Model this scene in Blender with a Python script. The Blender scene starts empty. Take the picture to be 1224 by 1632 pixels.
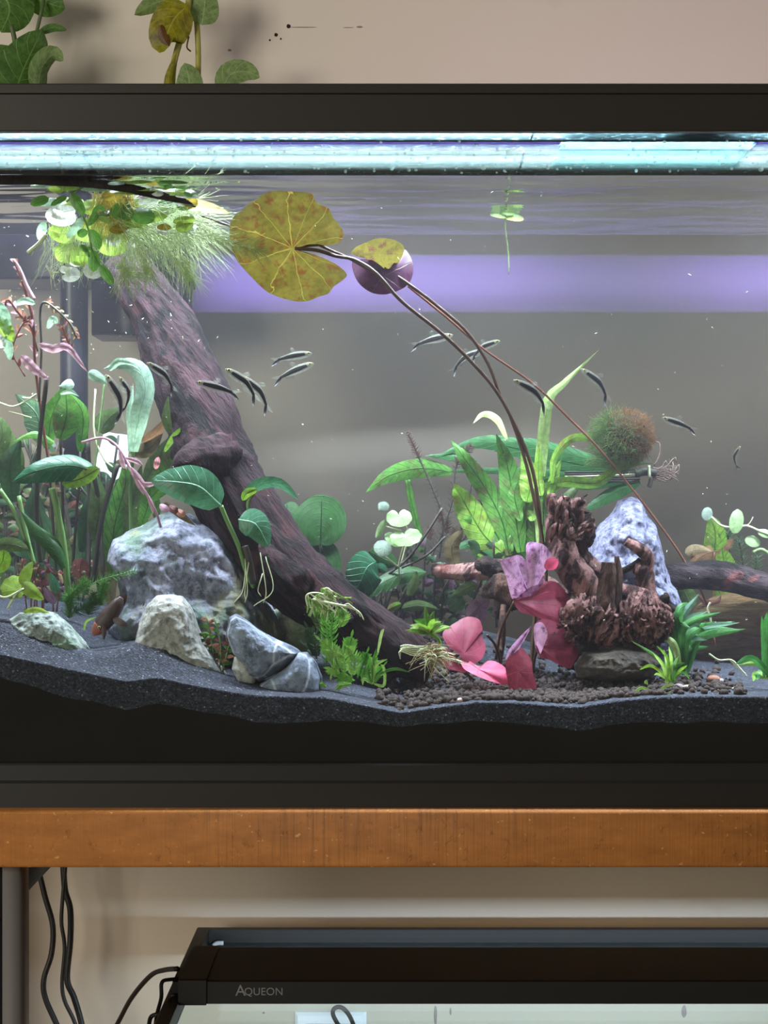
import bpy, math, random
from mathutils import Vector, Matrix, noise

C = bpy.context.scene.collection
SC = bpy.context.scene
random.seed(7)
PI = math.pi

# ---------------------------------------------------------------- camera
S = 0.00046            # metres per photo pixel on the plane of the front pane (Y = 0)
D = 1.5                # camera distance from the front pane
ZC = 1.0               # camera height
cam_d = bpy.data.cameras.new('camera')
cam = bpy.data.objects.new('camera', cam_d); C.objects.link(cam)
cam.location = (0, -D, ZC); cam.rotation_euler = (PI / 2, 0, 0)
cam_d.sensor_fit = 'VERTICAL'; cam_d.sensor_height = 24; cam_d.lens = 24 * (D / S) / 1632
cam_d.clip_start = 0.05
SC.camera = cam
CAM = Vector((0, -D, ZC))

# ---------------------------------------------------------------- world, exposure, room light
SC.view_settings.view_transform = 'Standard'; SC.view_settings.look = 'None'
SC.view_settings.exposure = 0.0; SC.view_settings.gamma = 1.0
SC.view_settings.use_curve_mapping = False
SC.cycles.max_bounces = 10; SC.cycles.transparent_max_bounces = 48
SC.cycles.transmission_bounces = 6; SC.cycles.diffuse_bounces = 4; SC.cycles.glossy_bounces = 5
SC.cycles.caustics_reflective = False; SC.cycles.caustics_refractive = False
SC.cycles.sample_clamp_indirect = 4.0
SC.cycles.use_denoising = True
W = bpy.data.worlds.new('world'); SC.world = W; W.use_nodes = True
W.node_tree.nodes['Background'].inputs[0].default_value = (1.0, 0.93, 0.84, 1)
W.node_tree.nodes['Background'].inputs[1].default_value = 0.20

def area_light(name, loc, size, power, col, direction=(0, 0, -1), parent=None, spread=PI):
    l = bpy.data.lights.new(name, 'AREA'); l.shape = 'RECTANGLE'
    l.size, l.size_y = size; l.energy = power; l.color = col; l.spread = spread
    o = bpy.data.objects.new(name, l); C.objects.link(o)
    o.location = loc
    o.rotation_euler = Vector(direction).to_track_quat('-Z', 'Y').to_euler()
    if parent: o.parent = parent
    return o

# soft room light added behind the camera, to the left
area_light('room_fill_light', (-2.5, -3.2, 1.45), (1.5, 1.6), 98, (1.0, 0.94, 0.82), (0.66, 1, -0.10))

# ---------------------------------------------------------------- helpers
def at(px, py, Y=0.0):
    k = S * (D + Y) / D
    return Vector(((px - 612) * k, Y, ZC + (816 - py) * k))
def wpx(n, Y=0.0):
    return n * S * (D + Y) / D
def lin(h):
    if isinstance(h, str):
        h = h.lstrip('#'); c = [int(h[i:i + 2], 16) / 255 for i in (0, 2, 4)]
    else: c = [x / 255 for x in h]
    return tuple((x / 12.92 if x <= .04045 else ((x + .055) / 1.055) ** 2.4) for x in c) + (1.0,)
def lerp(a, b, t): return a + (b - a) * t
def smooth(a, b, x):
    t = min(1, max(0, (x - a) / (b - a))); return t * t * (3 - 2 * t)
def table(tb, x):
    if x <= tb[0][0]: return tb[0][1]
    for (x0, y0), (x1, y1) in zip(tb, tb[1:]):
        if x <= x1: return y0 + (y1 - y0) * (x - x0) / (x1 - x0)
    return tb[-1][1]

# --- materials
class NT:
    def __init__(s, name):
        s.m = bpy.data.materials.new(name); s.m.use_nodes = True
        s.t = s.m.node_tree; s.t.nodes.clear()
        s.out = s.t.nodes.new('ShaderNodeOutputMaterial')
    def n(s, typ, ins=None, **props):
        nd = s.t.nodes.new('ShaderNode' + typ)
        for k, v in props.items(): setattr(nd, k, v)
        for k, v in (ins or {}).items():
            sk = nd.inputs[k]
            if hasattr(v, 'is_output'): s.t.links.new(v, sk)
            else: sk.default_value = v
        return nd
    def math(s, op, a, b=0.0, c=0.0):
        return s.n('Math', {0: a, 1: b, 2: c}, operation=op).outputs[0]
    def mix(s, f, a, b, blend='MIX'):
        nd = s.n('Mix', {0: f, 6: a, 7: b}, data_type='RGBA', blend_type=blend); return nd.outputs[2]
    def ramp(s, f, stops, interp='LINEAR'):
        nd = s.n('ValToRGB', {0: f}); r = nd.color_ramp; r.interpolation = interp
        while len(r.elements) < len(stops): r.elements.new(0.5)
        for e, (p, c) in zip(r.elements, stops):
            e.position = p; e.color = c if len(c) == 4 else tuple(c) + (1,)
        return nd.outputs[0]
    def obj(s): return s.n('TexCoord').outputs['Object']
    def scale(s, v, sc): return s.n('Mapping', {0: v, 3: sc}).outputs[0]
    def noise(s, vec, scale, detail=4, rough=.55, dist=0.0):
        return s.n('TexNoise', {'Vector': vec, 'Scale': scale, 'Detail': detail, 'Roughness': rough, 'Distortion': dist}).outputs['Fac']
    def attr(s, name='luv'):
        return s.n('SeparateXYZ', {0: s.n('Attribute', attribute_name=name).outputs['Vector']}).outputs
    def bump(s, h, strength=.4, dist=.002):
        return s.n('Bump', {'Height': h, 'Strength': strength, 'Distance': dist}).outputs[0]
    def principled(s, col, rough=.6, normal=None, spec=.35, metal=0.0, **kw):
        ins = {'Base Color': col, 'Roughness': rough, 'Specular IOR Level': spec, 'Metallic': metal}
        if normal is not None: ins['Normal'] = normal
        ins.update(kw)
        return s.n('BsdfPrincipled', ins).outputs[0]
    def end(s, sh):
        s.t.links.new(sh, s.out.inputs['Surface']); return s.m
BW = ((0, 0, 0, 1), (1, 1, 1, 1))
def m_plain(name, hexc, rough=.5, spec=.4, var=.12, sc=30, bump=.15, metal=0.0):
    t = NT(name); c = lin(hexc)
    nz = t.noise(t.obj(), sc, 5)
    col = t.mix(nz, tuple(x * (1 - var) for x in c[:3]) + (1,), tuple(min(1, x * (1 + var)) for x in c[:3]) + (1,))
    return t.end(t.principled(col, rough, t.bump(t.noise(t.obj(), sc * 8, 3), bump, .0006), spec, metal))
def m_leaf(name, c1, c2, vein=None, nveins=9, radial=False, trans=.35, rough=.45, spots=None, vw=.10, slant=1.1, spotsc=120, bump=.5):
    t = NT(name); x, y, z = t.attr()
    nz = t.noise(t.obj(), 70, 4)
    col = t.mix(t.ramp(nz, [(.35, BW[0]), (.68, BW[1])]), lin(c1), lin(c2))
    if spots:
        sp = t.ramp(t.noise(t.obj(), spotsc, 4, .6), [(.52, BW[0]), (.66, BW[1])])
        col = t.mix(sp, col, lin(spots))
    mo = t.ramp(t.noise(t.obj(), 240, 5, .7), [(.36, (1,) * 3), (.56, BW[0])])
    col = t.mix(t.math('MULTIPLY', mo, .62), col, t.mix(.6, col, lin('#16180c')))
    if radial:
        wob = t.math('MULTIPLY', t.math('SUBTRACT', t.noise(t.obj(), 45, 3), .5), t.math('MULTIPLY', x, .09))
        an = t.math('ABSOLUTE', t.math('SINE', t.math('MULTIPLY', t.math('ADD', y, wob), PI * nveins)))
        v = t.math('SUBTRACT', 1.0, t.math('MULTIPLY', t.math('MULTIPLY', an, t.math('MAXIMUM', x, .08)), 1 / vw), )
    else:
        av = t.math('ABSOLUTE', y)
        mid = t.math('SUBTRACT', 1.0, t.math('MULTIPLY', av, 1 / vw))
        lat = t.math('ABSOLUTE', t.math('SINE', t.math('MULTIPLY', t.math('SUBTRACT', x, t.math('MULTIPLY', av, slant / nveins * 1.5)), PI * nveins)))
        lat = t.math('SUBTRACT', .75, t.math('MULTIPLY', lat, 4.0))
        v = t.math('MAXIMUM', mid, lat)
    v = t.n('Clamp', {0: v}).outputs[0]
    if vein: col = t.mix(t.math('MULTIPLY', v, .9), col, lin(vein))
    nrm = t.bump(t.math('ADD', t.math('MULTIPLY', v, -1.0), t.math('MULTIPLY', nz, .6)), bump, .0012)
    a = t.principled(col, rough, nrm, .3)
    b = t.n('BsdfTranslucent', {0: t.mix(.5, col, t.mix(1.0, col, (1.0, 1.0, .75, 1), 'MULTIPLY')), 'Normal': nrm}).outputs[0]
    return t.end(t.n('MixShader', {0: trans, 1: a, 2: b}).outputs[0])
def m_glass(name, tint=(.97, .99, .98, 1), dirt=0.0, refl=1.0):
    t = NT(name)
    lw = t.n('LayerWeight', {0: .5}).outputs['Facing']
    f = t.math('ADD', .012, t.math('MULTIPLY', t.math('POWER', lw, 5.0), .9 * refl))
    tr = t.n('BsdfTransparent', {0: tint}).outputs[0]
    gl = t.n('BsdfAnisotropic', {0: (1, 1, 1, 1), 'Roughness': .04}).outputs[0]
    return t.end(t.n('MixShader', {0: f, 1: tr, 2: gl}).outputs[0])

# --- mesh building
class MB:
    def __init__(s): s.v = []; s.f = []; s.uv = []
    def add(s, vs, fs, uv=None):
        o = len(s.v); s.v += [tuple(p) for p in vs]; s.f += [tuple(i + o for i in f) for f in fs]
        s.uv += (uv if uv else [(0, 0, 0)] * len(vs))
    def box(s, x0, x1, y0, y1, z0, z1, b=0.0):
        if b <= 0:
            v = [(x, y, z) for x in (x0, x1) for y in (y0, y1) for z in (z0, z1)]
            s.add(v, [(0, 1, 3, 2), (4, 6, 7, 5), (0, 4, 5, 1), (2, 3, 7, 6), (0, 2, 6, 4), (1, 5, 7, 3)]); return
        # rounded in X section (long boards)
        prof = []
        for cy, cz, a0 in ((y1 - b, z1 - b, 0), (y0 + b, z1 - b, 90), (y0 + b, z0 + b, 180), (y1 - b, z0 + b, 270)):
            for k in range(4):
                a = math.radians(a0 + k * 30); prof.append((cy + b * math.cos(a), cz + b * math.sin(a)))
        s.prism(prof, x0, x1)
    def prism(s, prof, x0, x1):
        n = len(prof)
        v = [(x0, p[0], p[1]) for p in prof] + [(x1, p[0], p[1]) for p in prof]
        f = [(i, (i + 1) % n, n + (i + 1) % n, n + i) for i in range(n)]
        f += [tuple(range(n - 1, -1, -1)), tuple(range(n, 2 * n))]
        s.add(v, f)
    def grid(s, P, uv=None, close=False):
        nr, nc = len(P), len(P[0])
        vs = [p for r in P for p in r]
        fs = []
        for i in range(nr - 1):
            for j in range(nc if close else nc - 1):
                k = (j + 1) % nc
                fs.append((i * nc + j, i * nc + k, (i + 1) * nc + k, (i + 1) * nc + j))
        s.add(vs, fs, [u for r in uv for u in r] if uv else None)
    def tube(s, pts, rad, n=8, caps=True, rf=None):
        pts = [Vector(p) for p in pts]; N = len(pts)
        if not hasattr(rad, '__len__'): rad = [rad] * N
        up = None; P = []; U = []
        for i, p in enumerate(pts):
            t = (pts[min(i + 1, N - 1)] - pts[max(i - 1, 0)])
            t = t.normalized() if t.length > 1e-9 else Vector((0, 0, 1))
            if up is None:
                up = Vector((0, -1, 0)) if abs(t.y) < .9 else Vector((1, 0, 0))
            a = (up - t * up.dot(t)); a = a.normalized() if a.length > 1e-6 else t.orthogonal().normalized()
            up = a; b = t.cross(a)
            row = []; ur = []
            for j in range(n):
                an = 2 * PI * j / n
                r = rad[i] * (rf(i / (N - 1), an) if rf else 1)
                row.append(p + (a * math.cos(an) + b * math.sin(an)) * r); ur.append((i / max(1, N - 1), j / n, 0))
            P.append(row); U.append(ur)
        o = len(s.v)
        s.grid(P, U, True)
        if caps:
            s.f.append(tuple(o + j for j in range(n - 1, -1, -1)))
            s.f.append(tuple(o + (N - 1) * n + j for j in range(n)))
    def build(s, name, mat, parent=None, smooth=True, origin=None):
        me = bpy.data.meshes.new(name)
        org = Vector(origin) if origin is not None else (parent.matrix_world.translation if parent else Vector((0, 0, 0)))
        me.from_pydata([tuple(Vector(p) - org) for p in s.v], [], s.f)
        a = me.attributes.new('luv', 'FLOAT_VECTOR', 'POINT')
        a.data.foreach_set('vector', [c for u in s.uv for c in u])
        for m in (mat if isinstance(mat, (list, tuple)) else [mat]): me.materials.append(m)
        me.polygons.foreach_set('use_smooth', [smooth] * len(me.polygons))
        me.update()
        o = bpy.data.objects.new(name, me); C.objects.link(o)
        if parent: o.parent = parent
        else: o.location = org
        return o
def tag(o, label=None, cat=None, group=None, kind=None):
    if label: o['label'] = label
    if cat: o['category'] = cat
    if group: o['group'] = group
    if kind: o['kind'] = kind
    return o
def thing(name, label, cat, loc=(0, 0, 0), group=None):
    o = bpy.data.objects.new(name, None); C.objects.link(o); o.empty_display_size = .02
    o.location = loc; o.matrix_world = Matrix.Translation(Vector(loc))
    return tag(o, label, cat, group)
def cat(pts, n):
    """Catmull-Rom resample of a list of Vectors to n+1 points."""
    pts = [Vector(p) for p in pts]
    if len(pts) == 2: return [pts[0].lerp(pts[1], i / n) for i in range(n + 1)]
    P = [pts[0] * 2 - pts[1]] + pts + [pts[-1] * 2 - pts[-2]]
    seg = len(pts) - 1; out = []
    for i in range(n + 1):
        u = i / n * seg; k = min(int(u), seg - 1); t = u - k
        a, b, c, d = P[k:k + 4]
        out.append(.5 * ((2 * b) + (c - a) * t + (2 * a - 5 * b + 4 * c - d) * t * t + (3 * b - a - 3 * c + d) * t ** 3))
    return out
def path(pp, Y=0.0, n=None):
    """photo points (px, py[, Y]) -> smooth world path"""
    w = [at(p[0], p[1], p[2] if len(p) > 2 else Y) for p in pp]
    return cat(w, n or (len(w) - 1) * 6)
PROF = {
    'lance': lambda t: (math.sin(PI * min(1, t * .93 + .07) ** .85) if t < .999 else 0.0),
    'oval': lambda t: max(0, 1 - (2 * t - 1) ** 2) ** .5,
    'ovate': lambda t: max(0, math.sin(PI * t ** .72)) ** .62,
    'strap': lambda t: min(1, .55 + t * 2) * (1 if t < .6 else max(0, 1 - ((t - .6) / .4) ** 1.8)),
    'obov': lambda t: max(0, math.sin(PI * t ** 1.4)) ** .7 * .95 + .05 * (1 - t),
}
def ribbon(mb, pts, w, shape='lance', roll=0.0, fold=.25, wave=0.0, nseg=12, m=4, ph=0.0, ruff=0.0, curl=0.0):
    c = cat(pts, nseg); P = []; U = []
    f = PROF[shape]
    for i, p in enumerate(c):
        t = i / nseg
        tg = (c[min(i + 1, nseg)] - c[max(i - 1, 0)]); tg = tg.normalized() if tg.length > 1e-9 else Vector((0, 0, 1))
        V = (p - CAM).normalized()
        sd = tg.cross(V); sd = sd.normalized() if sd.length > .05 else Vector((1, 0, 0))
        sd = Matrix.Rotation(roll + curl * t, 3, tg) @ sd
        nm = sd.cross(tg)
        if nm.dot(V) > 0 and abs(roll) < 1.5: nm = -nm
        ww = w * f(t)
        row = []; ur = []
        for j in range(m + 1):
            v = 2 * j / m - 1
            wz = wave * w * math.sin(t * 9 + ph) + ruff * w * abs(v) * math.sin(t * 26 + ph + (v > 0) * 1.7)
            row.append(p + sd * (v * ww) + nm * (-fold * abs(v) ** 1.5 * ww + wz)); ur.append((t, v, 0))
        P.append(row); U.append(ur)
    mb.grid(P, U)
def leaf(parent, pp, wp, mat, shape='lance', Y=0.1, name='leaf', **kw):
    """leaf along photo points; wp = half width in photo pixels"""
    pts = [at(p[0], p[1], p[2] if len(p) > 2 else Y) for p in pp]
    mb = MB(); ribbon(mb, pts, wpx(wp, Y), shape, **kw)
    return mb.build(name, mat, parent)
def midrib(lf, parent, pp, Y, r, mat):
    p = cat([at(q[0], q[1], (q[2] if len(q) > 2 else Y) - .0012) for q in pp], 14); mb = MB()
    mb.tube(p, [wpx(r, Y) * (1 - .7 * i / 14) for i in range(15)], 5)
    o = mb.build('midrib', mat, lf, True, parent.matrix_world.translation); return o
def disc(parent, c, outline, mat, name='leaf', dome=.2, tilt=(0, 0), rings=7, noisea=.0, Y=None, cup=0.0, closed=True):
    """leaf blade with an own outline: centre (px,py,Y), outline photo points; tilt: depth in metres per metre of x and z"""
    Yc = c[2]; cc = at(*c)
    o = [at(p[0], p[1], Yc) - cc for p in outline]
    n = len(o); R = max(v.length for v in o)
    rows = []; U = []
    for k in range(rings + 1):
        r = k / rings; row = []; ur = []
        for i, v in enumerate(o):
            q = v * r; rr = q.length / R
            y = tilt[0] * q.x + tilt[1] * q.z + dome * R * rr * rr
            if noisea: y += noisea * R * rr * noise.noise((q.x * 60 + c[0], q.z * 60, 1.3)) + noisea * .5 * R * rr * math.sin(i * 6 * PI / n + c[0])
            row.append(cc + q + Vector((0, y, 0))); ur.append((r, i / n, 0))
        rows.append(row); U.append(ur)
    mb = MB(); mb.grid(rows, U, closed)
    return mb.build(name, mat, parent)
def round_outline(cx, cy, rx, ry, rot=0, notch=None, n=48, scallop=0.0, ns=9, notch_w=.16, depth=.92):
    out = []
    for i in range(n):
        a = 2 * PI * i / n
        if notch is not None:
            d = (i / n)  # angle measured from the notch
            r = 1.0
            e = min(d, 1 - d)
            if e < notch_w: r = 1 - depth * (1 - e / notch_w) ** 1.6
            ang = a + math.radians(notch)
        else: r = 1.0; ang = a
        r *= 1 + scallop * abs(math.sin(ns * a / 2)) - scallop
        x = r * math.cos(ang) * rx; y = -r * math.sin(ang) * ry
        c_, s_ = math.cos(math.radians(rot)), math.sin(math.radians(rot))
        out.append((cx + x * c_ - y * s_, cy + x * s_ + y * c_))
    return out
def stem(parent, pp, r, mat, Y=0.1, name='stem', n=6, taper=None, seg=None):
    p = path(pp, Y, seg)
    rr = [wpx(r, Y) * (1 if taper is None else lerp(1, taper, i / (len(p) - 1))) for i in range(len(p))]
    mb = MB(); mb.tube(p, rr, n)
    return mb.build(name, mat, parent)

# ---------------------------------------------------------------- materials of the setting
def m_wall():
    t = NT('wall_paint'); o = t.obj()
    c = t.mix(t.noise(o, 3.0, 4), lin('#cdc4b4'), lin('#d2cabb'))
    c = t.mix(t.math('MULTIPLY', t.ramp(t.noise(o, 9, 6, .7), [(.62, BW[0]), (.75, BW[1])]), .12), c, lin('#8d8272'))
    return t.end(t.principled(c, .75, t.bump(t.noise(o, 180, 3), .25, .0006), .2))
def m_wood():
    t = NT('sawn_oak_stain'); o = t.obj()
    col = t.mix(t.ramp(t.noise(t.scale(o, (5, 1, 14)), 6, 6, .65), [(.3, BW[0]), (.7, BW[1])]), lin('#8c5826'), lin('#a86c32'))
    saw = t.noise(t.scale(o, (60, 1, 1.2)), 9, 3, .6)
    patch = t.ramp(t.noise(o, 6, 3), [(.42, BW[0]), (.62, BW[1])])
    col = t.mix(t.math('MULTIPLY', t.math('MULTIPLY', t.ramp(saw, [(.5, BW[0]), (.62, BW[1])]), patch), .45), col, lin('#4c3218'))
    fl = t.ramp(t.noise(t.scale(o, (1.6, 1, 1)), 110, 4, .7), [(.60, BW[0]), (.72, BW[1])])
    col = t.mix(t.math('MULTIPLY', fl, .45), col, lin('#5a3a1e'))
    li = t.ramp(t.noise(t.scale(o, (1, 1, 1.3)), 150, 2), [(.66, BW[0]), (.72, BW[1])])
    col = t.mix(t.math('MULTIPLY', li, .5), col, lin('#d8a866'))
    return t.end(t.principled(col, .6, t.bump(t.math('ADD', saw, fl), .35, .0012), .3))
M_WALL = m_wall(); M_WOOD = m_wood()
M_BLACK = m_plain('black_plastic', '#1f1b15', .42, .45, .06, 20, .05)
M_BLACK2 = m_plain('black_plastic_lower', '#141311', .5, .4, .06, 20, .05)
M_CABLE = m_plain('cable_rubber', '#1c1a19', .45, .4)
M_STEEL = m_plain('grey_painted_steel', '#6c6a68', .5, .4, .05)
M_DARKSTEEL = m_plain('dark_steel', '#1d1b1a', .6)
M_FILTER = m_plain('filter_plastic', '#1a1a22', .35, .5, .05, 12, .03)
M_SIL = m_plain('silicone', '#2a2e2c', .3, .4)
M_GLASS = m_glass('pane_glass')
M_BACKGLASS = m_glass('back_pane_glass', (.975, .975, .98, 1))
M_WHITE = m_plain('white_plastic', '#e6e6ea', .4, .4, .03)

# ---------------------------------------------------------------- setting: wall and floor
YW = 0.47
mb = MB(); mb.box(-1.6, 1.6, YW, YW + .08, 0, 2.4)
wall = mb.build('wall_back', M_WALL); tag(wall, 'plain beige painted wall behind the tanks', kind='structure')
mb = MB(); mb.box(-1.6, 1.6, -4.2, YW, -.04, 0)
flo = mb.build('floor', m_plain('floor_boards', '#8a7660', .6)); tag(flo, 'plain brown floor', kind='structure')
M_HOLE = m_plain('hole_dark', '#2a1c18', .9)
M_SMUDGE = m_plain('scuff_grey', '#8c7f7c', .9)
def spot(px, py, rx, ry, mat, name, rot=0):
    c = at(px, py, YW); mb = MB(); k = wpx(1, YW); rim = []; rim2 = []
    for i in range(14):
        a = 2 * PI * i / 14; r = 1 + .25 * noise.noise((px, i * .9, 2))
        x, z = rx * k * r * math.cos(a), ry * k * r * math.sin(a)
        rim.append(c + Vector((x, -.0002, z))); rim2.append(c + Vector((x * .6, -.0008, z * .6)))
    mb.grid([rim, rim2], None, True); mb.f.append(tuple(14 + i for i in range(14)))
    return mb.build(name, mat, wall)
for a in ((460, 42, 3.4, 3.4), (440, 55.5, 3, 3), (430, 64, 1.6, 1.6), (447.5, 62, 1.5, 1.5)): spot(*a, M_HOLE, 'nail_hole')
for a in ((484, 43.5, 22, .8), (573, 43, 5, 1.6), (337, 31, 5, 3), (366, 80, 3, 2), (555, 44, 9, .6)): spot(*a, M_SMUDGE, 'scuff')

# ---------------------------------------------------------------- shelf stand
st = thing('tank_stand', 'steel and wood shelf stand carrying the planted tank, sawn brown front edge', 'stand', (0, .1, 0))
zt = at(0, 1286).z; zb = at(0, 1383, -.02).z
mb = MB(); mb.box(-.46, .83, -.02, .40, zb, zt, .0025); mb.build('shelf_board', M_WOOD, st)
zl = .30
mb = MB(); mb.box(-.46, .83, -.06, .44, zl - .04, zl, .002); mb.build('shelf_board', M_WOOD, st)
def post(x0, x1, y0, y1):
    mb = MB(); mb.box(x0, x1, y0, y1, .0, zb); mb.build('post', M_STEEL, st)
xl = at(33, 1500, 0).x
post(xl - .0125, xl, -.005, .035); post(-.405, -.39, .36, .40); post(.79, .815, 0, .035); post(.79, .815, .36, .40)
mb = MB(); mb.box(xl - .035, xl - .0127, -.005, .395, zb - .04, zb); mb.build('side_rail', M_DARKSTEEL, st)
mb = MB(); mb.box(xl - .045, xl - .0127, 0.0, .02, .3, zb - .04); mb.build('brace', M_DARKSTEEL, st)

# ---------------------------------------------------------------- big aquarium
XL, XR, YB = -.43, .79, .34
zTop, zRimB = at(0, 134.5).z, at(0, 210).z
zB0, zB1 = at(0, 1286).z, at(0, 1216).z
aq = thing('aquarium', 'long glass aquarium with black rims, planted and lit, on the wooden shelf', 'aquarium', (0, .17, zB0))
def frame(mb, prof, x0, x1, y0, y1):
    """rectangular moulding: prof = list of (out, z), out>0 outwards"""
    rows = []
    for (o, z) in prof:
        rows.append([Vector((x0 - o, y0 - o, z)), Vector((x1 + o, y0 - o, z)), Vector((x1 + o, y1 + o, z)), Vector((x0 - o, y1 + o, z))])
    rows.append(rows[0])
    mb.grid(rows, None, True)
mb = MB()
zs = at(0, 150).z
frame(mb, [(.0015, zRimB), (.0018, zRimB + .001), (.0024, zs - .0008), (.004, zs), (.004, zTop - .001), (.003, zTop), (-.012, zTop), (-.012, zTop - .006), (-.0065, zTop - .007), (-.0065, zRimB)], XL, XR, 0, YB)
mb.build('top_rim', M_BLACK, aq, False)
mb = MB()
zm = at(0, 1243).z
frame(mb, [(.0022, zB1), (.003, zB1 - .0015), (.003, zm), (.0045, zm - .002), (.0045, zB0), (-.012, zB0), (-.012, zB0 + .006), (-.0065, zB0 + .007), (-.0065, zB1)], XL, XR, 0, YB)
mb.build('bottom_rim', M_BLACK2, aq, False)
zp0, zp1 = zB0 + .008, zTop - .008
for nm, b, mt in (('front_pane', (XL, XR, 0, .006), M_GLASS), ('back_pane', (XL, XR, YB - .006, YB), M_BACKGLASS),
                  ('side_pane', (XL, XL + .006, .006, YB - .006), M_GLASS), ('side_pane', (XR - .006, XR, .006, YB - .006), M_GLASS)):
    mb = MB(); mb.box(*b, zp0, zp1); mb.build(nm, mt, aq, False)
mb = MB(); mb.box(XL + .006, XR - .006, .006, YB - .006, zp0, zp0 + .006); mb.build('bottom_pane', M_GLASS, aq, False)

# ---------------------------------------------------------------- water
ZW = at(0, 278.5, .006).z
def m_water_top():
    t = NT('water_surface')
    fr = t.n('Fresnel', {0: 1.333}).outputs[0]
    tr = t.n('BsdfTransparent', {0: (1, 1, 1, 1)}).outputs[0]
    gl = t.n('BsdfAnisotropic', {0: (.96, .96, .98, 1), 'Roughness': .015}).outputs[0]
    return t.end(t.n('MixShader', {0: fr, 1: tr, 2: gl}).outputs[0])
def m_water_back():
    # steep rays are totally reflected inside the water and do not leave through the back
    t = NT('water_back_face')
    z = t.math('ABSOLUTE', t.n('SeparateXYZ', {0: t.n('NewGeometry').outputs['Incoming']}).outputs[2])
    f = t.n('MapRange', {0: z, 1: .60, 2: .66}).outputs[0]
    tr = t.n('BsdfTransparent', {0: (1, 1, 1, 1)}).outputs[0]
    gl = t.n('BsdfAnisotropic', {0: (.9, .93, .95, 1), 'Roughness': .02}).outputs[0]
    return t.end(t.n('MixShader', {0: f, 1: tr, 2: gl}).outputs[0])
def m_clear():
    t = NT('water_side_face')
    return t.end(t.n('BsdfTransparent', {0: (.985, .992, .995, 1)}).outputs[0])
mb = MB(); NX, NY = 300, 90
x0, x1, y0, y1 = XL + .0065, XR - .0065, .0065, YB - .0065
rows = []
for j in range(NY + 1):
    y = lerp(y0, y1, j / NY); row = []
    edge = smooth(0, .02, y - y0) * smooth(0, .012, y1 - y)
    for i in range(NX + 1):
        x = lerp(x0, x1, i / NX)
        h = .0030 * noise.noise((x * 7, y * 30, .3)) +   .0011 * noise.noise((x * 16, y * 70, 4.1)) + .00010 * noise.noise((x * 45, y * 120, 7.7))
        h += .0009 * noise.noise((x * 2.2, y * 14, 9.1))
        row.append(Vector((x, y, ZW + h * edge)))
    rows.append(row)
mb.grid(rows)
nt = len(mb.f)
zwb = zp0 + .0065
b = len(mb.v)
mb.v += [(x0, y0, zwb), (x1, y0, zwb), (x1, y1, zwb), (x0, y1, zwb)]; mb.uv += [(0, 0, 0)] * 4
R = lambda i, j: j * (NX + 1) + i
mb.f.append(tuple([b, b + 1] + [R(i, 0) for i in range(NX, -1, -1)]))
mb.f.append(tuple([b + 2, b + 3] + [R(i, NY) for i in range(NX + 1)]))
mb.f.append(tuple([b + 3, b] + [R(0, j) for j in range(NY + 1)]))
mb.f.append(tuple([b + 1, b + 2] + [R(NX, j) for j in range(NY, -1, -1)]))
mb.f.append((b, b + 3, b + 2, b + 1))
wat = mb.build('water', [m_water_top(), m_water_back(), m_clear()])
for i, p in enumerate(wat.data.polygons):
    if i >= nt: p.material_index = 1 if i == nt + 1 else 2; p.use_smooth = False
tag(wat, 'clear water with a rippled surface filling the planted tank', 'water', kind='stuff')
hz = NT('water_haze')
hz.t.links.new(hz.n('VolumeScatter', {'Color': (.88, .84, 1.0, 1), 'Density': .115, 'Anisotropy': .25}).outputs[0], hz.out.inputs['Volume'])
mb = MB(); mb.box(x0 + .0015, x1 - .0015, y0 + .0012, y1 - .0015, zwb + .001, ZW - .004); tag(mb.build('haze', hz.m, wat, False), kind='stuff')
def m_menis():
    t = NT('meniscus'); tr = t.n('BsdfTransparent', {0: (.5, .5, .55, 1)}).outputs[0]
    return t.end(t.n('MixShader', {0: .45, 1: tr, 2: t.principled(lin('#3a3c40'), .15, None, .6)}).outputs[0])
mb = MB(); P = []
for i in range(161):
    x = lerp(x0, x1, i / 160); w = .0011 + .0006 * noise.noise((x * 9, 3, 1)); o = .0005 * noise.noise((x * 7, 1, 1))
    P.append([Vector((x, .0066, ZW + o + w * .7)), Vector((x, .0074, ZW + o)), Vector((x, .0068, ZW + o - w * .5))])
mb.grid(P); mb.build('meniscus', m_menis(), wat)

# ---------------------------------------------------------------- glass lid and lamp over the tank
def m_lid(name='limescaled_lid', k=1.0, tcol=(.62, .86, .92, 1)):
    t = NT(name); o = t.obj()
    st_ = t.noise(t.scale(o, (2.2, 22, 1)), 16, 6, .7)
    blot = t.noise(o, 130, 5, .7)
    f = t.math('ADD', t.ramp(st_, [(.3, (.05 * k,) * 3), (.7, (.26 * k,) * 3)]), t.ramp(blot, [(.55, (0,) * 3), (.72, (.2,) * 3)]))
    tr = t.n('BsdfTransparent', {0: (.90, .97, .97, 1)}).outputs[0]
    tl = t.n('BsdfTranslucent', {0: tcol}).outputs[0]
    return t.end(t.n('MixShader', {0: t.n('Clamp', {0: f}).outputs[0], 1: tr, 2: tl}).outputs[0])
zlid = zTop - .0125
lid = thing('glass_canopy', 'limescaled glass lid under the black top rim, wet with droplets', 'lid', (.18, .17, zlid))
M_LIDF = m_lid('limescaled_front', .10, (.40, .68, .74, 1)); M_LIDR = m_lid('limescaled_rear', 1.1, (.74, .92, .95, 1))
for xa, xb in ((XL + .007, .118), (.1195, XR - .007)):
    mb = MB(); mb.box(xa, xb, .0068, .189, zlid, zlid + .004); mb.build('lid_panel', M_LIDF, lid, False)
xi = at(118, 0, .318).x + .02
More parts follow.
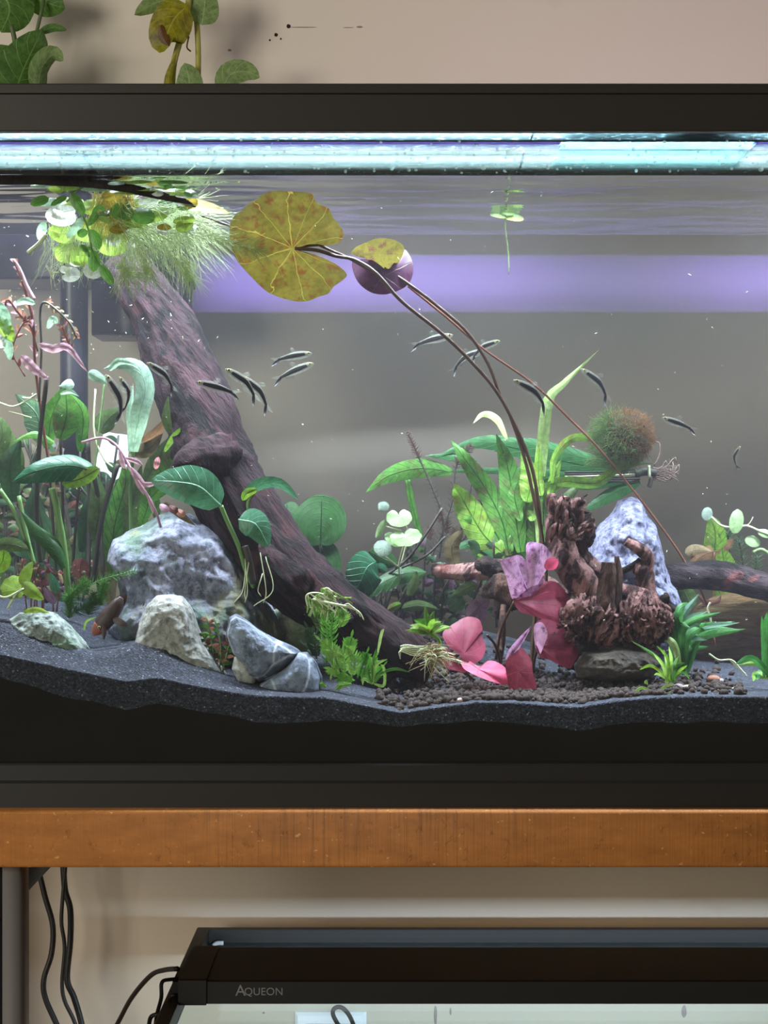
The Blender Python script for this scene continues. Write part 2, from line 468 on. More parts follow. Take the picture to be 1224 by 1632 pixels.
for xa, xb, ye in ((XL + .007, xi, .303), (xi + .001, .118, YB - .0075), (.1195, XR - .007, YB - .0075)):
    mb = MB(); mb.box(xa, xb, .229, ye, zlid, zlid + .004); mb.build('lid_panel', M_LIDR, lid, False)
mb = MB(); mb.box(XL + .007, XR - .007, .1892, .2288, zlid + .0005, zlid + .0035); mb.build('hinge', m_lid('hinge_plastic', .4, (.80, .95, .66, 1)), lid, False)
def m_drop():
    t = NT('droplet'); tr = t.n('BsdfTransparent', {0: (.95, 1, 1, 1)}).outputs[0]
    return t.end(t.n('MixShader', {0: .5, 1: tr, 2: t.principled(lin('#cfeef2'), .1, None, .6)}).outputs[0])
mb = MB()
for k in range(260):     # droplets and scale marks on the inner side of the front pane above the waterline
    px = random.uniform(-40, 1270); py = random.choice((random.uniform(214, 274), random.uniform(240, 276)))
    c = at(px, py, .0064); r = random.uniform(.0003, .0014) * (1 if random.random() < .85 else 1.6)
    n = 8; zz = random.uniform(.7, 1.3)
    rim = [c + Vector((r * math.cos(2 * PI * i / n), 0, r * zz * math.sin(2 * PI * i / n))) for i in range(n)]
    rim2 = [c + Vector((r * .6 * math.cos(2 * PI * i / n), .0005, r * .6 * zz * math.sin(2 * PI * i / n))) for i in range(n)]
    mb.grid([rim, rim2], None, True); o_ = len(mb.v) - n; mb.f.append(tuple(o_ + i for i in range(n)))
mb.build('droplets', m_drop(), lid); lid.children[-1]['kind'] = 'stuff'

M_LENS = None
def m_emit(name, col, s):
    t = NT(name); return t.end(t.n('Emission', {0: col, 1: s}).outputs[0])
zlm = zTop + .012
LAMP = (.93, .87, 1.0)
lamp = thing('aquarium_light', 'slim black light bar above the planted tank glass lid', 'light', (.18, .14, zTop))
mb = MB(); mb.box(XL + .01, XR - .01,   .105, .280, zlm + .004, zlm + .009, .001); mb.build('housing', M_DARKSTEEL, lamp)
for x in (XL + .004, XR - .010):
    mb = MB(); mb.box(x, x + .006, .12, .17, zTop, zlm + .006); mb.build('leg', M_DARKSTEEL, lamp)
mb = MB(); mb.box(XL + .02, XR - .02, .110, .140, zlm + .002, zlm + .0039); mb.build('lens', m_emit('lamp_lens', (.75, .93, 1, 1), 2.0), lamp, False)
area_light('lamp_emitter', (.0, -.015, zlm - .003 - zTop), (1.16, .016), 36.0, LAMP, (0, 0, -1), lamp)
mb = MB(); mb.box(XL + .02, XR - .02, .149, .1505, zlid + .0045, zlm + .004); mb.build('added_shield', M_DARKSTEEL, lamp, False)  # unseen shield added to keep the main light off the wall
mb = MB(); mb.box(XL + .02, XR - .02, .228, .2295, zlid + .0045, zlm + .004); mb.build('added_shield', M_DARKSTEEL, lamp, False)  # unseen shield added to keep blue light off the rear lid
mb = MB(); mb.box(XL + .02, XR - .02, .1505, .189, zlid + .0046, zlid + .0056); mb.build('added_baffle', M_DARKSTEEL, lamp, False)  # unseen plate added to block blue light from the front lid panel
# blue light added behind the first shield: it leaves through the air gap above the water and falls on the wall
area_light('band_helper_light', (.0, .016, .0062), (1.16, .004), 1.7, (.36, .22, 1.0), (0, 1, -.32), lamp, math.radians(70))
area_light('slot_helper_light', (.0, .069, .010), (1.16, .02), .8, (.80, .97, 1.0), (0, 0, -1), lamp, math.radians(60))  # added light that whitens the hinge strip from above
area_light('lid_helper_light', (.0, .118, .012), (1.16, .06), 1.0, (.80, .95, 1.0), (0, 0, -1), lamp, math.radians(70))  # added light that brightens the rear lid panels
# light added above the housing, with no lamp of its own, to tint the wall
area_light('wall_helper_light', (.22, .03, .030), (.8, .02), 0.6, (.95, .68, .95), (0, .9, .5), lamp)
# a second cyan-tinted glass sheet on the right part of the lid, with an added disc and glowing beads for glints
zsh = zlid + .0042
sh = thing('glass_sheet', 'bright cyan-tinted glass sheet lying on the right part of the lid', 'glass', (.22, .21, zsh))
ya, yb = .122, .302
xa, xb = at(908, 212, ya).x, at(1232, 212, ya).x
mb = MB(); mb.box(xa, xb, ya, yb, zsh, zsh + .003); mb.build('sheet', m_lid('cyan_sheet', 3.2, (.55, .88, .94, 1)), sh, False)
pk = thing('glint_disc', 'added round teal disc with glowing beads standing in for LED glints on cyan sheet', 'light', (at(1115, 0, .14).x, .14, zsh + .0032))
cx = at(1115, 212, .145).x
mb = MB(); mb.tube([Vector((cx, .15, zsh + .0032)), Vector((cx, .15, zsh + .004)), Vector((cx, .15, zsh + .011)), Vector((cx, .15, zsh + .012))], [.030, .032, .032, .030], 40); mb.build('housing', m_plain('disc_teal', '#3f8f9a', .4), pk)  # added disc standing in for a shaded ellipse on the sheet
ME = m_emit('glint_white', (.85, 1, 1, 1), 9.0)  # glow of the added beads that imitate diode glints
for px, Yl in ((952, .128), (966, .127), (985, .126), (972, .15), (1000, .165), (1029, .134), (1040, .127), (1192, .127), (1206, .129), (1216, .136)):
    c = at(px, 213, Yl); mb = MB()
    mb.tube([Vector((c.x, Yl, zsh + .0033)), Vector((c.x, Yl, zsh + .0045))], [.0018, .0012], 10); mb.build('glint_bead', ME, pk)

# ---------------------------------------------------------------- black sand
FRONT = [(-350, 1040), (-100, 1042), (0, 1047), (60, 1060), (110, 1070), (160, 1080), (200, 1090), (228, 1086), (250, 1083), (300, 1094), (350, 1102), (400, 1110), (460, 1112), (520, 1113), (580, 1126), (640, 1138), (690, 1130), (760, 1121), (820, 1121), (880, 1126), (925, 1129), (980, 1119), (1050, 1113), (1120, 1111), (1224, 1112), (1500, 1108), (2300, 1100)]
RISE = [(0, .030), (300, .034), (420, .034), (560, .045), (700, .042), (800, .030), (1000, .012), (1224, .006)]
RISE1 = [(0, .026), (60, .024), (147, .012), (185, .018), (217, .026), (250, .023), (300, .017), (350, .009), (420, .006), (520, .003), (640, .003), (1224, .001)]
def sandz(x, y):
    px = 612 + x / S
    h = at(0, table(FRONT, px), .0).z
    px2 = 612 + x / (S * (D + y) / D)
    r1 = table(RISE1, px2)
    h += r1 * smooth(.002, .045, y) + (table(RISE, px2) - r1) * smooth(.05, .27, y)
    h += .0022 * noise.noise((x * 14, y * 14, .7)) * smooth(0, .05, y)
    return h
def on_sand(px, Y):
    k = S * (D + Y) / D; x = (px - 612) * k
    return Vector((x, Y, sandz(x, Y)))
def m_sand():
    t = NT('black_sand'); o = t.obj()
    v = t.n('TexVoronoi', {'Vector': o, 'Scale': 900.0}, feature='F1')
    g = t.noise(o, 700, 2)
    col = t.ramp(t.n('SeparateXYZ', {0: v.outputs['Color']}).outputs[0], [(.0, lin('#16181e')), (.5, lin('#2a2d38')), (.88, lin('#3a3e4c')), (.985, lin('#505464')), (1, lin('#8c8e96'))])
    col = t.mix(t.ramp(t.noise(o, 16, 4), [(.4, BW[0]), (.7, BW[1])]), col, t.mix(.35, col, lin('#141418')))
    return t.end(t.principled(col, .75, t.bump(t.math('ADD', v.outputs['Distance'], g), .8, .0012), .25))
M_SAND = m_sand()
mb = MB(); NX, NY = 420, 90; rows = []
xs0, xs1, ys0, ys1 = XL + .0072, XR - .0072, .0072, YB - .0072
zsb = zp0 + .0072
for j in range(NY + 1):
    y = lerp(ys0, ys1, (j / NY) ** 1.4)
    rows.append([Vector((x, y, sandz(x, y) + .0005 * noise.noise((x * 260, y * 260, 0)))) for x in (lerp(xs0, xs1, i / NX) for i in range(NX + 1))])
SUBL = [(0, .016), (120, .022), (300, .018), (450, .020), (640, .010), (850, .016), (1224, .020)]
sub_z = [p.z - table(SUBL, 612 + p.x / S) - .003 * noise.noise((p.x * 30, 2, 2)) for p in rows[0]]
front = [[Vector((p.x, p.y, lerp(zq, p.z, k / 4))) for p, zq in zip(rows[0], sub_z)] for k in range(4)]
mb.grid(front + rows)
back = [[Vector((p.x, p.y, lerp(p.z, zsb, k / 2))) for p in rows[-1]] for k in range(3)]
mb.grid(back)
for side in (0, -1):
    mb.grid([[r[side], Vector((r[side].x, r[side].y, zsb))] for r in rows])
mb2 = MB(); mb2.grid([[Vector((p.x, p.y, lerp(zsb, zq, k / 6))) for p, zq in zip(rows[0], sub_z)] for k in range(7)])
sand = mb.build('sand', M_SAND); tag(sand, 'black sand bed banked up along the front glass', 'sand', kind='stuff')
tag(mb2.build('soil_layer', m_plain('packed_soil', '#14120f', .9, .15, .4, 30, .4), sand, True, (0, 0, 0)), kind='stuff')

# ---------------------------------------------------------------- filter hanging behind the tank
def fbox(parent, name, px0, px1, py0, py1, Y0, Y1, mat=None, b=.003):
    a, c = at(px0, py1, Y0), at(px1, py0, Y0)
    mb = MB(); mb.box(a.x, c.x, Y0, Y1, a.z, c.z, b); return mb.build(name, mat or M_FILTER, parent)
hob = thing('hang_on_filter', 'dark box filter hung on the back of the planted tank with a ribbed intake tube', 'filter', at(100, 445, .40))
fbox(hob, 'body', -60, 298, 262, 445, .352, .44)
fbox(hob, 'side_panel', 273, 302, 250, 535, .350, .351 + .03, m_plain('filter_edge', '#34344a', .3, .5))
fbox(hob, 'motor_housing', 146, 272, 446, 534, .356, .43)
fbox(hob, 'lid', -64, 302, 252, 262, .3475, .445)
IT = at(118, 600, .318).x
mb = MB(); mb.tube([Vector((IT, .318, z)) for z in [zTop + .004] + [at(0, q, .318).z for q in (300, 440, 620, 780)]], .0125, 20); mb.build('intake_tube', M_FILTER, hob)
mb = MB(); mb.box(IT - .012, IT + .012, .306, .40, zTop + .0035, zTop + .026); mb.build('intake_elbow', M_FILTER, hob)
mb = MB(); zz = [at(0, 780 + 84 * i / 40, .318).z for i in range(41)]
mb.tube([Vector((IT, .318, z)) for z in zz], [.0105 if i % 3 else .0128 for i in range(41)], 20); mb.build('strainer', M_FILTER, hob, False)
# white plastic tag behind the left plants
tg = MB()
for poly in (((186, 690), (203, 698), (208, 765), (172, 742)), ((145, 772), (168, 758), (178, 790), (150, 782))):
    pass
c = [at(x, y, .30) for x, y in ((166, 688), (208, 694), (196, 792), (140, 782))]
tg.add([p + Vector((0, d, 0)) for d in (0, .0015) for p in c], [(0, 1, 2, 3), (7, 6, 5, 4), (0, 4, 5, 1), (1, 5, 6, 2), (2, 6, 7, 3), (3, 7, 4, 0)])
o = tg.build('plant_tag', m_plain('card_white', '#b8bcc8', .5), None, False, c[2]); tag(o, 'white plastic card leaning upright behind the left plants', 'card')

# ---------------------------------------------------------------- pothos above the rim
M_POT = m_leaf('pothos_dark', '#4c7034', '#5f8842', '#7ea25a', 7, trans=.35, rough=.35, vw=.05, bump=.25)
M_POT2 = m_leaf('pothos_yellow', '#8a8a18', '#a9a426', '#c0bb50', 7, trans=.45, rough=.4, spots='#6a5a1c', spotsc=40, vw=.05, bump=.25)
M_POT3 = m_leaf('pothos_pale', '#7f9a5c', '#8fab70', '#a9c088', 7, trans=.4, rough=.4, vw=.05, bump=.25)
M_PSTEM = m_plain('pothos_stem', '#9c9a48', .5)
M_PSTEM2 = m_plain('pothos_stem_dark', '#51603a', .5)
M_BROWNTIP = m_leaf('pothos_browned', '#5f3d1a', '#7a5526', None, trans=.2)
po = thing('pothos', 'dark green broad-leaved pothos rising behind the rim at the upper left corner', 'plant', at(15, 180, .40))
leaf(po, [(-18, -40), (15, 10), (2, 52)], 42, M_POT, 'ovate', .40, fold=.15)
leaf(po, [(66, -30), (70, 0), (104, 14)], 30, M_POT, 'ovate', .41, fold=.2, roll=.3)
leaf(po, [(20, 175), (34, 120), (68, 46)], 48, M_POT, 'ovate', .385, fold=.25, roll=.2, ruff=.05)
leaf(po, [(-40, 150), (-10, 110), (30, 80)], 40, M_POT, 'ovate', .39, fold=.15)
leaf(po, [(60, 150), (66, 110), (84, 88), (101, 97)], 18, M_POT3, 'ovate', .38, fold=.5, roll=.5)
leaf(po, [(62, 52), (85, 44), (107, 48)], 7, M_POT, 'ovate', .39, fold=.3)
stem(po, [(14, 180), (22, 110), (24, 70), (18, 40)], 4.2, M_PSTEM2, .395)
stem(po, [(40, 182), (44, 120), (70, 0)], 3.0, M_PSTEM2, .405)
stem(po, [(64, 182), (64, 158), (60, 148)], 3, M_PSTEM, .385)
po2 = thing('pothos', 'yellowing pothos with thick pale stems and a browned leaf tip above the rim', 'plant', at(290, 185, .40))
stem(po2, [(274, 186), (276, 110), (288, 60), (300, 10), (302, -30)], 5.5, M_PSTEM, .40)
stem(po2, [(313, 186), (316, 110), (314, 40), (306, -30)], 5, M_PSTEM, .405)
stem(po2, [(301, 58), (298, 75), (304, 82)], 1.4, M_BROWNTIP, .395)
leaf(po2, [(284, -4), (250, 4), (214, 24)], 17, M_POT3, 'ovate', .40, fold=.35, roll=-.2)
leaf(po2, [(300, 8), (278, 30), (264, 64), (270, 74)], 33, M_POT2, 'ovate', .385, fold=.3, ruff=.05)
leaf(po2, [(256, 40), (262, 60), (270, 74)], 9, M_BROWNTIP, 'lance', .384, fold=.3)
leaf(po2, [(322, 40), (326, 10), (330, -30)], 24, M_POT3, 'ovate', .40, fold=.2)
leaf(po2, [(300, 180), (302, 130), (294, 100)], 22, M_POT3, 'ovate', .39, fold=.15)
leaf(po2, [(278, 170), (268, 130), (282, 80)], 7, M_POT2, 'lance', .392, fold=.5)
po3 = thing('pothos', 'single pale pothos leaf with a curled brown tip poking over the rim', 'plant', at(356, 180, .40))
leaf(po3, [(352, 150), (366, 120), (392, 114), (414, 124)], 20, M_POT3, 'ovate', .39, fold=.25, roll=.2)
stem(po3, [(350, 186), (352, 165), (354, 148)], 2.6, M_PSTEM2, .39)

# ---------------------------------------------------------------- lower tank, its light, cables
lt = thing('small_aquarium', 'smaller empty glass tank with dark rim on the shelf below', 'aquarium', (.15, .24, zl))
zlt = at(0, 1478, .43).z
lx0, lx1, ly0, ly1 = at(316, 0, .43).x, .62, .05, .43
mb = MB(); frame(mb, [(0, zlt - .03), (.001, zlt - .0005), (0, zlt), (-.011, zlt), (-.011, zlt - .012), (-.005, zlt - .0125), (-.005, zlt - .03)], lx0, lx1, ly0, ly1); mb.build('top_rim', M_BLACK2, lt, False)
mb = MB(); frame(mb, [(.001, zl + .03), (.002, zl), (-.011, zl), (-.011, zl + .008), (-.005, zl + .009), (-.005, zl + .03)], lx0, lx1, ly0, ly1); mb.build('bottom_rim', M_BLACK2, lt, False)
for nm, b in (('front_pane', (lx0, lx1, ly0, ly0 + .005)), ('back_pane', (lx0, lx1, ly1 - .005, ly1)), ('side_pane', (lx0, lx0 + .005, ly0 + .005, ly1 - .005)), ('side_pane', (lx1 - .005, lx1, ly0 + .005, ly1 - .005))):
    mb = MB(); mb.box(*b, zl + .008, zlt - .004); mb.build(nm, M_GLASS, lt, False)
mb = MB(); mb.box(lx0 + .005, lx1 - .005, ly0 + .005, ly1 - .005, zl + .008, zl + .013); mb.build('bottom_pane', M_GLASS, lt, False)
mb = MB(); mb.tube(path([(340, 1507), (346, 1503), (356, 1503)], .415, 8), .0022, 8); mb.build('silicone_blob', M_WHITE, lt)
sl = thing('cover_glass', 'clear glass lid of the lower tank under the light bar', 'lid', (.15, .24, zlt - .0115))
mb = MB(); mb.box(lx0 + .012, lx1 - .012, ly0 + .012, ly1 - .0115, zlt - .0115, zlt - .0075); mb.build('lid_panel', m_glass('lid_glass', (.95, .98, .98, 1), refl=.06), sl, False)
# light bar
lb = thing('light_bar', 'black aquarium light bar with grey lettering across the lower tank', 'light', (.15, .2, zlt + .0005))
zt_ = at(0, 1563, .137).z; zb_ = at(0, 1600, .137).z
bx0, bx1 = at(284, 0, .137).x, .64
prof = [(.137, zb_), (.137, zt_ - .001), (.140, zt_), (.262, zt_), (.264, zt_ - .002), (.264, zb_)]
mb = MB(); mb.prism(prof, bx0 + .022, bx1); mb.build('housing', M_BLACK2, lb, False)
mb = MB(); mb.prism([(.1355, zb_ - .0008), (.1355, zt_ + .0004), (.139, zt_ + .0012), (.264, zt_ + .0012), (.2655, zt_), (.2655, zb_ - .0008)], bx0, bx0 + .0225); mb.build('end_cap', M_BLACK2, lb, False)
mb = MB(); mb.box(bx0 - .006, bx0, .15, .20, zb_ + .001, zt_ - .004); mb.build('plug_socket', M_BLACK2, lb, False)
mb = MB(); mb.box(bx0 + .03, bx1 - .01, .16, .24, zb_ - .0012, zb_ - .0001); mb.build('lens', m_emit('bar_lens', (.92, .96, 1, 1), 2.0), lb, False)
area_light('bar_emitter', (.08, .0, zb_ - .002 - zlt - .0005), (.74, .06), 9.0, (.66, .81, 1.0), (0, .3, -1), lb)
def wire(parent, pp, r, Y, name='leg', mat=None):
    return stem(parent, pp, r, mat or M_BLACK2, Y, name, 8)
wire(lb, [(300, 1560, .16), (272, 1561, .15), (258, 1566, .145), (257, 1590, .14), (250, 1618, .13), (246, 1650, .12)], 3.2, .14)
wire(lb, [(292, 1592, .15), (278, 1586, .14), (270, 1592, .14), (268, 1612, .13), (254, 1616, .12), (240, 1622, .12), (236, 1650, .11)], 3.6, .13)
# lettering on the bar
def lettering(s, size, px, py, Y):
    cu = bpy.data.curves.new('lettering', 'FONT'); cu.body = s; cu.size = size; cu.extrude = .0001; cu.space_character = 1.02
    tmp = bpy.data.objects.new('lettering', cu); C.objects.link(tmp)
    bpy.context.view_layer.update()
    me = bpy.data.meshes.new_from_object(tmp.evaluated_get(bpy.context.evaluated_depsgraph_get()))
    bpy.data.objects.remove(tmp)
    o = bpy.data.objects.new('lettering', me); C.objects.link(o); o.parent = lb
    o.rotation_euler = (PI / 2, 0, 0)
    p = at(px, py, Y) - lb.matrix_world.translation; o.location = p
    me.materials.append(M_LET); return o
M_LET = m_plain('letter_grey', '#7b7876', .5, .3, .02)
lettering('A', wpx(25, .137), 375, 1587, .1366); lettering('QUEON', wpx(17, .137), 389, 1586, .1366)
# cables hanging behind the shelf front
def cable(pp, r, Y, label, grp=None):
    p = path(pp, Y); mb = MB(); mb.tube(p, wpx(r, Y), 10)
    o = mb.build('cable', M_CABLE, None, True, p[0]); tag(o, label, 'cable', grp); return o
cable([(40, 1330), (60, 1384), (72, 1430), (84, 1475), (82, 1520), (70, 1560), (72, 1590), (90, 1632), (110, 1680)], 4.6, .415, 'thick black cable hanging alone beside the steel post')
cable([(98, 1330), (101, 1384), (104, 1420), (112, 1450), (112, 1500), (107, 1560), (118, 1590), (130, 1632), (140, 1690)], 5.0, .415, 'thickest black cable of the hanging pair, in front of its thin twin')
cable([(106, 1330), (104, 1384), (100, 1430), (98, 1470), (103, 1510), (99, 1565), (103, 1595), (120, 1632), (135, 1690)], 3.2, .40, 'thin black cable twisting with the thick hanging cable')
cable([(150, 1700, .3), (187, 1632, .28), (210, 1590, .25), (240, 1555, .22), (262, 1546, .20), (283, 1544, .175)], 4.0, .22, 'black cable arching into the end of the lower light bar')
cable([(560, 1690, .445), (548, 1650, .44), (531, 1618, .435), (535, 1606, .435), (548, 1608, .435), (562, 1630, .44), (575, 1680, .45)], 3.6, .45, 'grey-black looped cord in front of the white wall plate')
mb = MB(); a, b_ = at(470, 1700, YW), at(584, 1612, YW)
P0 = [(a.x, a.z), (b_.x, a.z), (b_.x, b_.z), (a.x, b_.z)]
rows = []
for ins, y in ((0, .0), (0, -.002), (.003, -.005), (.010, -.0055), (.011, -.0045)):
    rows.append([Vector((a.x + ins, YW + y, a.z + ins)), Vector((b_.x - ins, YW + y, a.z + ins)), Vector((b_.x - ins, YW + y, b_.z - ins)), Vector((a.x + ins, YW + y, b_.z - ins))])
mb.grid(rows, None, True); mb.f.append(tuple(len(mb.v) - 4 + i for i in range(4)))
o = mb.build('wall_plate', M_WHITE, None, False, (a.lerp(b_, .5))); tag(o, 'white outlet plate on the wall seen through the lower tank', 'outlet')
for a_ in ((694, 1618, 2.5, 16), (718, 1612, 1.5, 6), (420, 1614, 2, 1.5), (1090, 1612, 4, 10)): spot(*a_, M_SMUDGE, 'scuff')

# ---------------------------------------------------------------- rocks
def m_rock(name, c1, c2, cdark, algae=None, vein=None, sc=40, rough=.75, patch=None):
    t = NT(name); o = t.obj()
    n1 = t.noise(o, sc, 8, .7, .4); n2 = t.noise(o, sc * 3.3, 8, .72)
    col = t.mix(t.ramp(n1, [(.36, BW[0]), (.62, BW[1])]), lin(c1), lin(c2))
    col = t.mix(t.ramp(n2, [(.38, (.9,) * 3), (.55, BW[0])]), col, lin(cdark))
    if algae: col = t.mix(t.math('MULTIPLY', t.ramp(t.noise(o, sc * .45, 5, .6), [(.50, BW[0]), (.62, BW[1])]), .75), col, lin(algae))
    if patch: col = t.mix(t.math('MULTIPLY', t.ramp(t.noise(t.scale(o, (1.5, 1, .7)), sc * .35, 4, .55), [(.56, BW[0]), (.64, BW[1])]), .8), col, lin(patch))
    if vein:
        v = t.n('TexVoronoi', {'Vector': t.n('Mapping', {0: o, 2: (.3, .6, .2), 3: (1, 1, .5)}).outputs[0], 'Scale': sc * .9}, feature='DISTANCE_TO_EDGE').outputs['Distance']
        col = t.mix(t.ramp(v, [(.0, (.8,) * 3), (.035, BW[0])]), col, lin(vein))
    return t.end(t.principled(col, rough, t.bump(t.math('ADD', n2, t.math('MULTIPLY', n1, .8)), .9, .004), .25))
def rock(name, label, outline, Y, depth, mat, seed=0, rough=.16, ncon=150, rings=40, lean=0.0, ridge=1.0, freq=22, group=None, flat=False):
    """rock with its own outline: a front and a back shell, with creases and facets"""
    o = [at(x, y, Y) for x, y in outline]; o.append(o[0])
    L = [0]
    for a_, b2 in zip(o, o[1:]): L.append(L[-1] + (b2 - a_).length)
    con = []
    for i in range(ncon):
        s_ = L[-1] * i / ncon; k = max(j for j in range(len(o) - 1) if L[j] <= s_)
        con.append(o[k].lerp(o[k + 1], (s_ - L[k]) / (L[k + 1] - L[k])))
    cc = sum(con, Vector()) / ncon; zmin = min(p.z for p in con); zmax = max(p.z for p in con)
    size = max((p - cc).length for p in con)
    sd = Vector((seed * 3.7, seed * 1.3, seed * 2.1))
    def disp(p, w):
        q = p * freq + sd
        r = (1 - abs(noise.noise(q))) * 2 - 1.5
        cell = noise.cell_vector(q * 1.7 + Vector((noise.noise(q * 2), noise.noise(q * 2 + sd), 0)) * .7)
        d = ridge * .7 * r + .5 * noise.noise(q * 2.3) + .42 * (1 - 2.4 * abs(noise.noise(q * 4.1))) + .22 * (1 - 2 * abs(noise.noise(q * 9.3))) + .12 * noise.noise(q * 19) + .22 * (cell.x - .5)
        return d * rough * size * w
    def shell(sgn, dep, nr):
        rows = []
        for k in range(nr + 1):
            t = k / nr; r = math.cos(t * PI / 2) ** .75 if k < nr else 0.0
            row = []
            for p in con:
                q = cc + (p - cc) * r
                q.y = Y + sgn * dep * math.sin(t * PI / 2) ** .8 + lean * (q.z - zmin)
                dirv = Vector(((p - cc).x * .15, sgn, (p - cc).z * .15 + .1)).normalized()
                w = .25 + .75 * math.sin(min(1, t * 1.3) * PI / 2)
                row.append(q + dirv * disp(q, w) + (p - cc).normalized() * disp(q * 1.7, .30 * (1 - t)))
            rows.append(row)
        return rows
    f = shell(-1, depth, rings); b2 = shell(1, depth * .8, rings // 2)
    b2[0] = f[0]
    mb = MB(); mb.grid(f, None, True); mb.grid(b2[::-1], None, True)
    base = Vector((cc.x, Y, zmin))
    ob = mb.build(name, mat, None, not flat, base); tag(ob, label, 'rock', group); return ob
M_R1 = m_rock('limestone_lilac', '#9c9cae', '#7c8296', '#3e424e', '#56705a', None, 38, patch='#8c8a68')
M_R2 = m_rock('limestone_pale', '#b8b8b2', '#a2a39e', '#6f706c', None, None, 45)
M_R3 = m_rock('limestone_green', '#aab3ac', '#87948f', '#4d5652', '#6d8a6c', None, 50)
M_R4 = m_rock('slate_blue', '#8d97a8', '#6c7688', '#444b58', None, '#c9d0da', 30)
M_R5 = m_rock('granite_violet', '#a5a5c0', '#8688a8', '#4c4c66', None, None, 60)
M_R6 = m_rock('cream_rock', '#b5b8a2', '#939a84', '#63695a', '#7f956e', None, 40)
M_R7 = m_rock('shade_darkened_rock', '#4a4238', '#3a332c', '#221d1a', None, None, 40)  # brown darkened to put the shade under the roots into the colour
rock('rock', 'largest lilac-grey rock with green algae, leaning under the driftwood trunk', [(174, 893), (184, 862), (212, 843), (238, 834), (262, 819), (294, 820), (322, 833), (352, 846), (368, 858), (378, 880), (398, 915), (414, 945), (436, 975), (448, 1010), (440, 1050), (380, 1075), (300, 1070), (230, 1040), (190, 1025), (176, 1000), (200, 960), (190, 920)], .15, .07, M_R1, 1, .14, 190, 52, .12, freq=11)
rock('rock', 'cream-green rock half hidden under the lower trunk', [(425, 985), (450, 965), (480, 958), (505, 975), (512, 1010), (500, 1045), (440, 1045), (420, 1015)], .17, .03, M_R6, 2, .14)
rock('rock', 'pale wedge-shaped rock half buried in the black sand, left of the slate rock', [(217, 1025), (224, 995), (236, 966), (250, 950), (270, 947), (292, 953), (306, 972), (315, 1000), (326, 1025), (345, 1050), (360, 1075), (350, 1090), (290, 1085), (230, 1060)], .062, .026, M_R2, 3, .10, freq=24, ridge=.6)
rock('rock', 'low grey-green rock with a lime cap, lying on the sand at the left', [(18, 988), (34, 977), (58, 974), (84, 977), (104, 990), (120, 1008), (136, 1026), (149, 1046), (146, 1066), (90, 1066), (40, 1050), (14, 1020)], .055, .024, M_R3, 4, .13, freq=30)
rock('rock', 'blue-grey slate rock with white veins and a deep crack', [(362, 1010), (366, 984), (376, 978), (392, 988), (412, 1004), (436, 1018), (462, 1028), (473, 1034), (480, 1040), (470, 1052), (440, 1072), (415, 1085), (396, 1086), (388, 1060), (372, 1040)], .052, .024, M_R4, 5, .08, freq=22, ridge=.7)
rock('rock', 'rounded slate slab under the cracked slate rock, at its lower right', [(430, 1082), (455, 1066), (476, 1040), (490, 1040), (504, 1056), (513, 1078), (514, 1100), (500, 1112), (450, 1112), (420, 1105), (410, 1092)], .046, .022, M_R4, 6, .06, freq=20, ridge=.7)
rock('rock', 'smallest white-grey stone squeezed between the pale wedge rock and the slate', [(370, 1066), (374, 1046), (386, 1048), (400, 1060), (411, 1074), (405, 1090), (380, 1088)], .040, .008, M_R2, 7, .08, 40, 8, freq=50)
rock('rock', 'tall violet-grey pointed rock standing behind the root wood', [(938, 890), (946, 860), (962, 834), (980, 818), (990, 800), (1010, 794), (1022, 800), (1030, 822), (1046, 838), (1052, 870), (1056, 900), (1066, 930), (1078, 945), (1087, 970), (1082, 1000), (1072, 1030), (1040, 1060), (960, 1060), (934, 1010), (930, 940)], .22, .05, M_R5, 8, .10, 170, 46, .1, freq=28)
rock('rock', 'flat brown rock under the root wood, its colour darkened for shade', [(916, 1060), (930, 1040), (980, 1032), (1030, 1036), (1052, 1056), (1040, 1080), (960, 1084), (920, 1078)], .10, .035, M_R7, 9, .14)
M_LIME = m_leaf('lime_cap', '#8ba640', '#a0b850', None, trans=.2)
cp = at(58, 977, .05)
lf = thing('fallen_leaf', 'small lime green leaf lying on top of the low left rock', 'leaf', cp); leaf(lf, [(36, 976), (58, 972), (80, 980)], 5, M_LIME, 'oval', .043, fold=.3)
# pebbles
peb = [(728, 1105, 5, 2.6, '#b08c90', 'tiny pinkish pebble on the sand below the pink lotus leaves'), (734, 1114, 8, 4, '#a88e8c', 'oval pinkish-grey pebble just above the sand edge'),
       (1098, 1098, 12, 5, '#c89a86', 'flat orange-pink pebble below the small grass tuft'), (1081, 1089, 9, 7, '#8f8288', 'round mauve pebble beside the grass tuft'),
       (1137, 1066, 12, 8, '#8a5a48', 'rust brown pebble in front of the brown slab'), (1146, 1084, 8, 5, '#a9adb6', 'small whitish pebble between tuft and glass edge'), (1172, 1085, 6, 3.5, '#9c8a84', 'small tan pebble at the right on the sand')]
for i, (px, py, rx, ry, col, lab) in enumerate(peb):
    Y = .05 if py > 1084 else .10
    if py > 1100: Y = .022
    q = on_sand(px, Y); k = wpx(1, Y); mb = MB(); rows = []
    for a_ in range(9):
        th = PI * a_ / 8; rows.append([q + Vector((math.sin(th) * math.cos(p) * rx * k * (1 + .1 * noise.noise((i, p, th))), math.sin(th) * math.sin(p) * rx * k * .8, math.cos(th) * ry * k + ry * k * .5)) for p in (2 * PI * j / 14 for j in range(14))])
    mb.grid(rows, None, True)
    tag(mb.build('pebble', m_plain('pebble_%d' % i, col, .6, .3, .2, 60, .3), None, True, q), lab, 'pebble', 'pebbles on the sand')

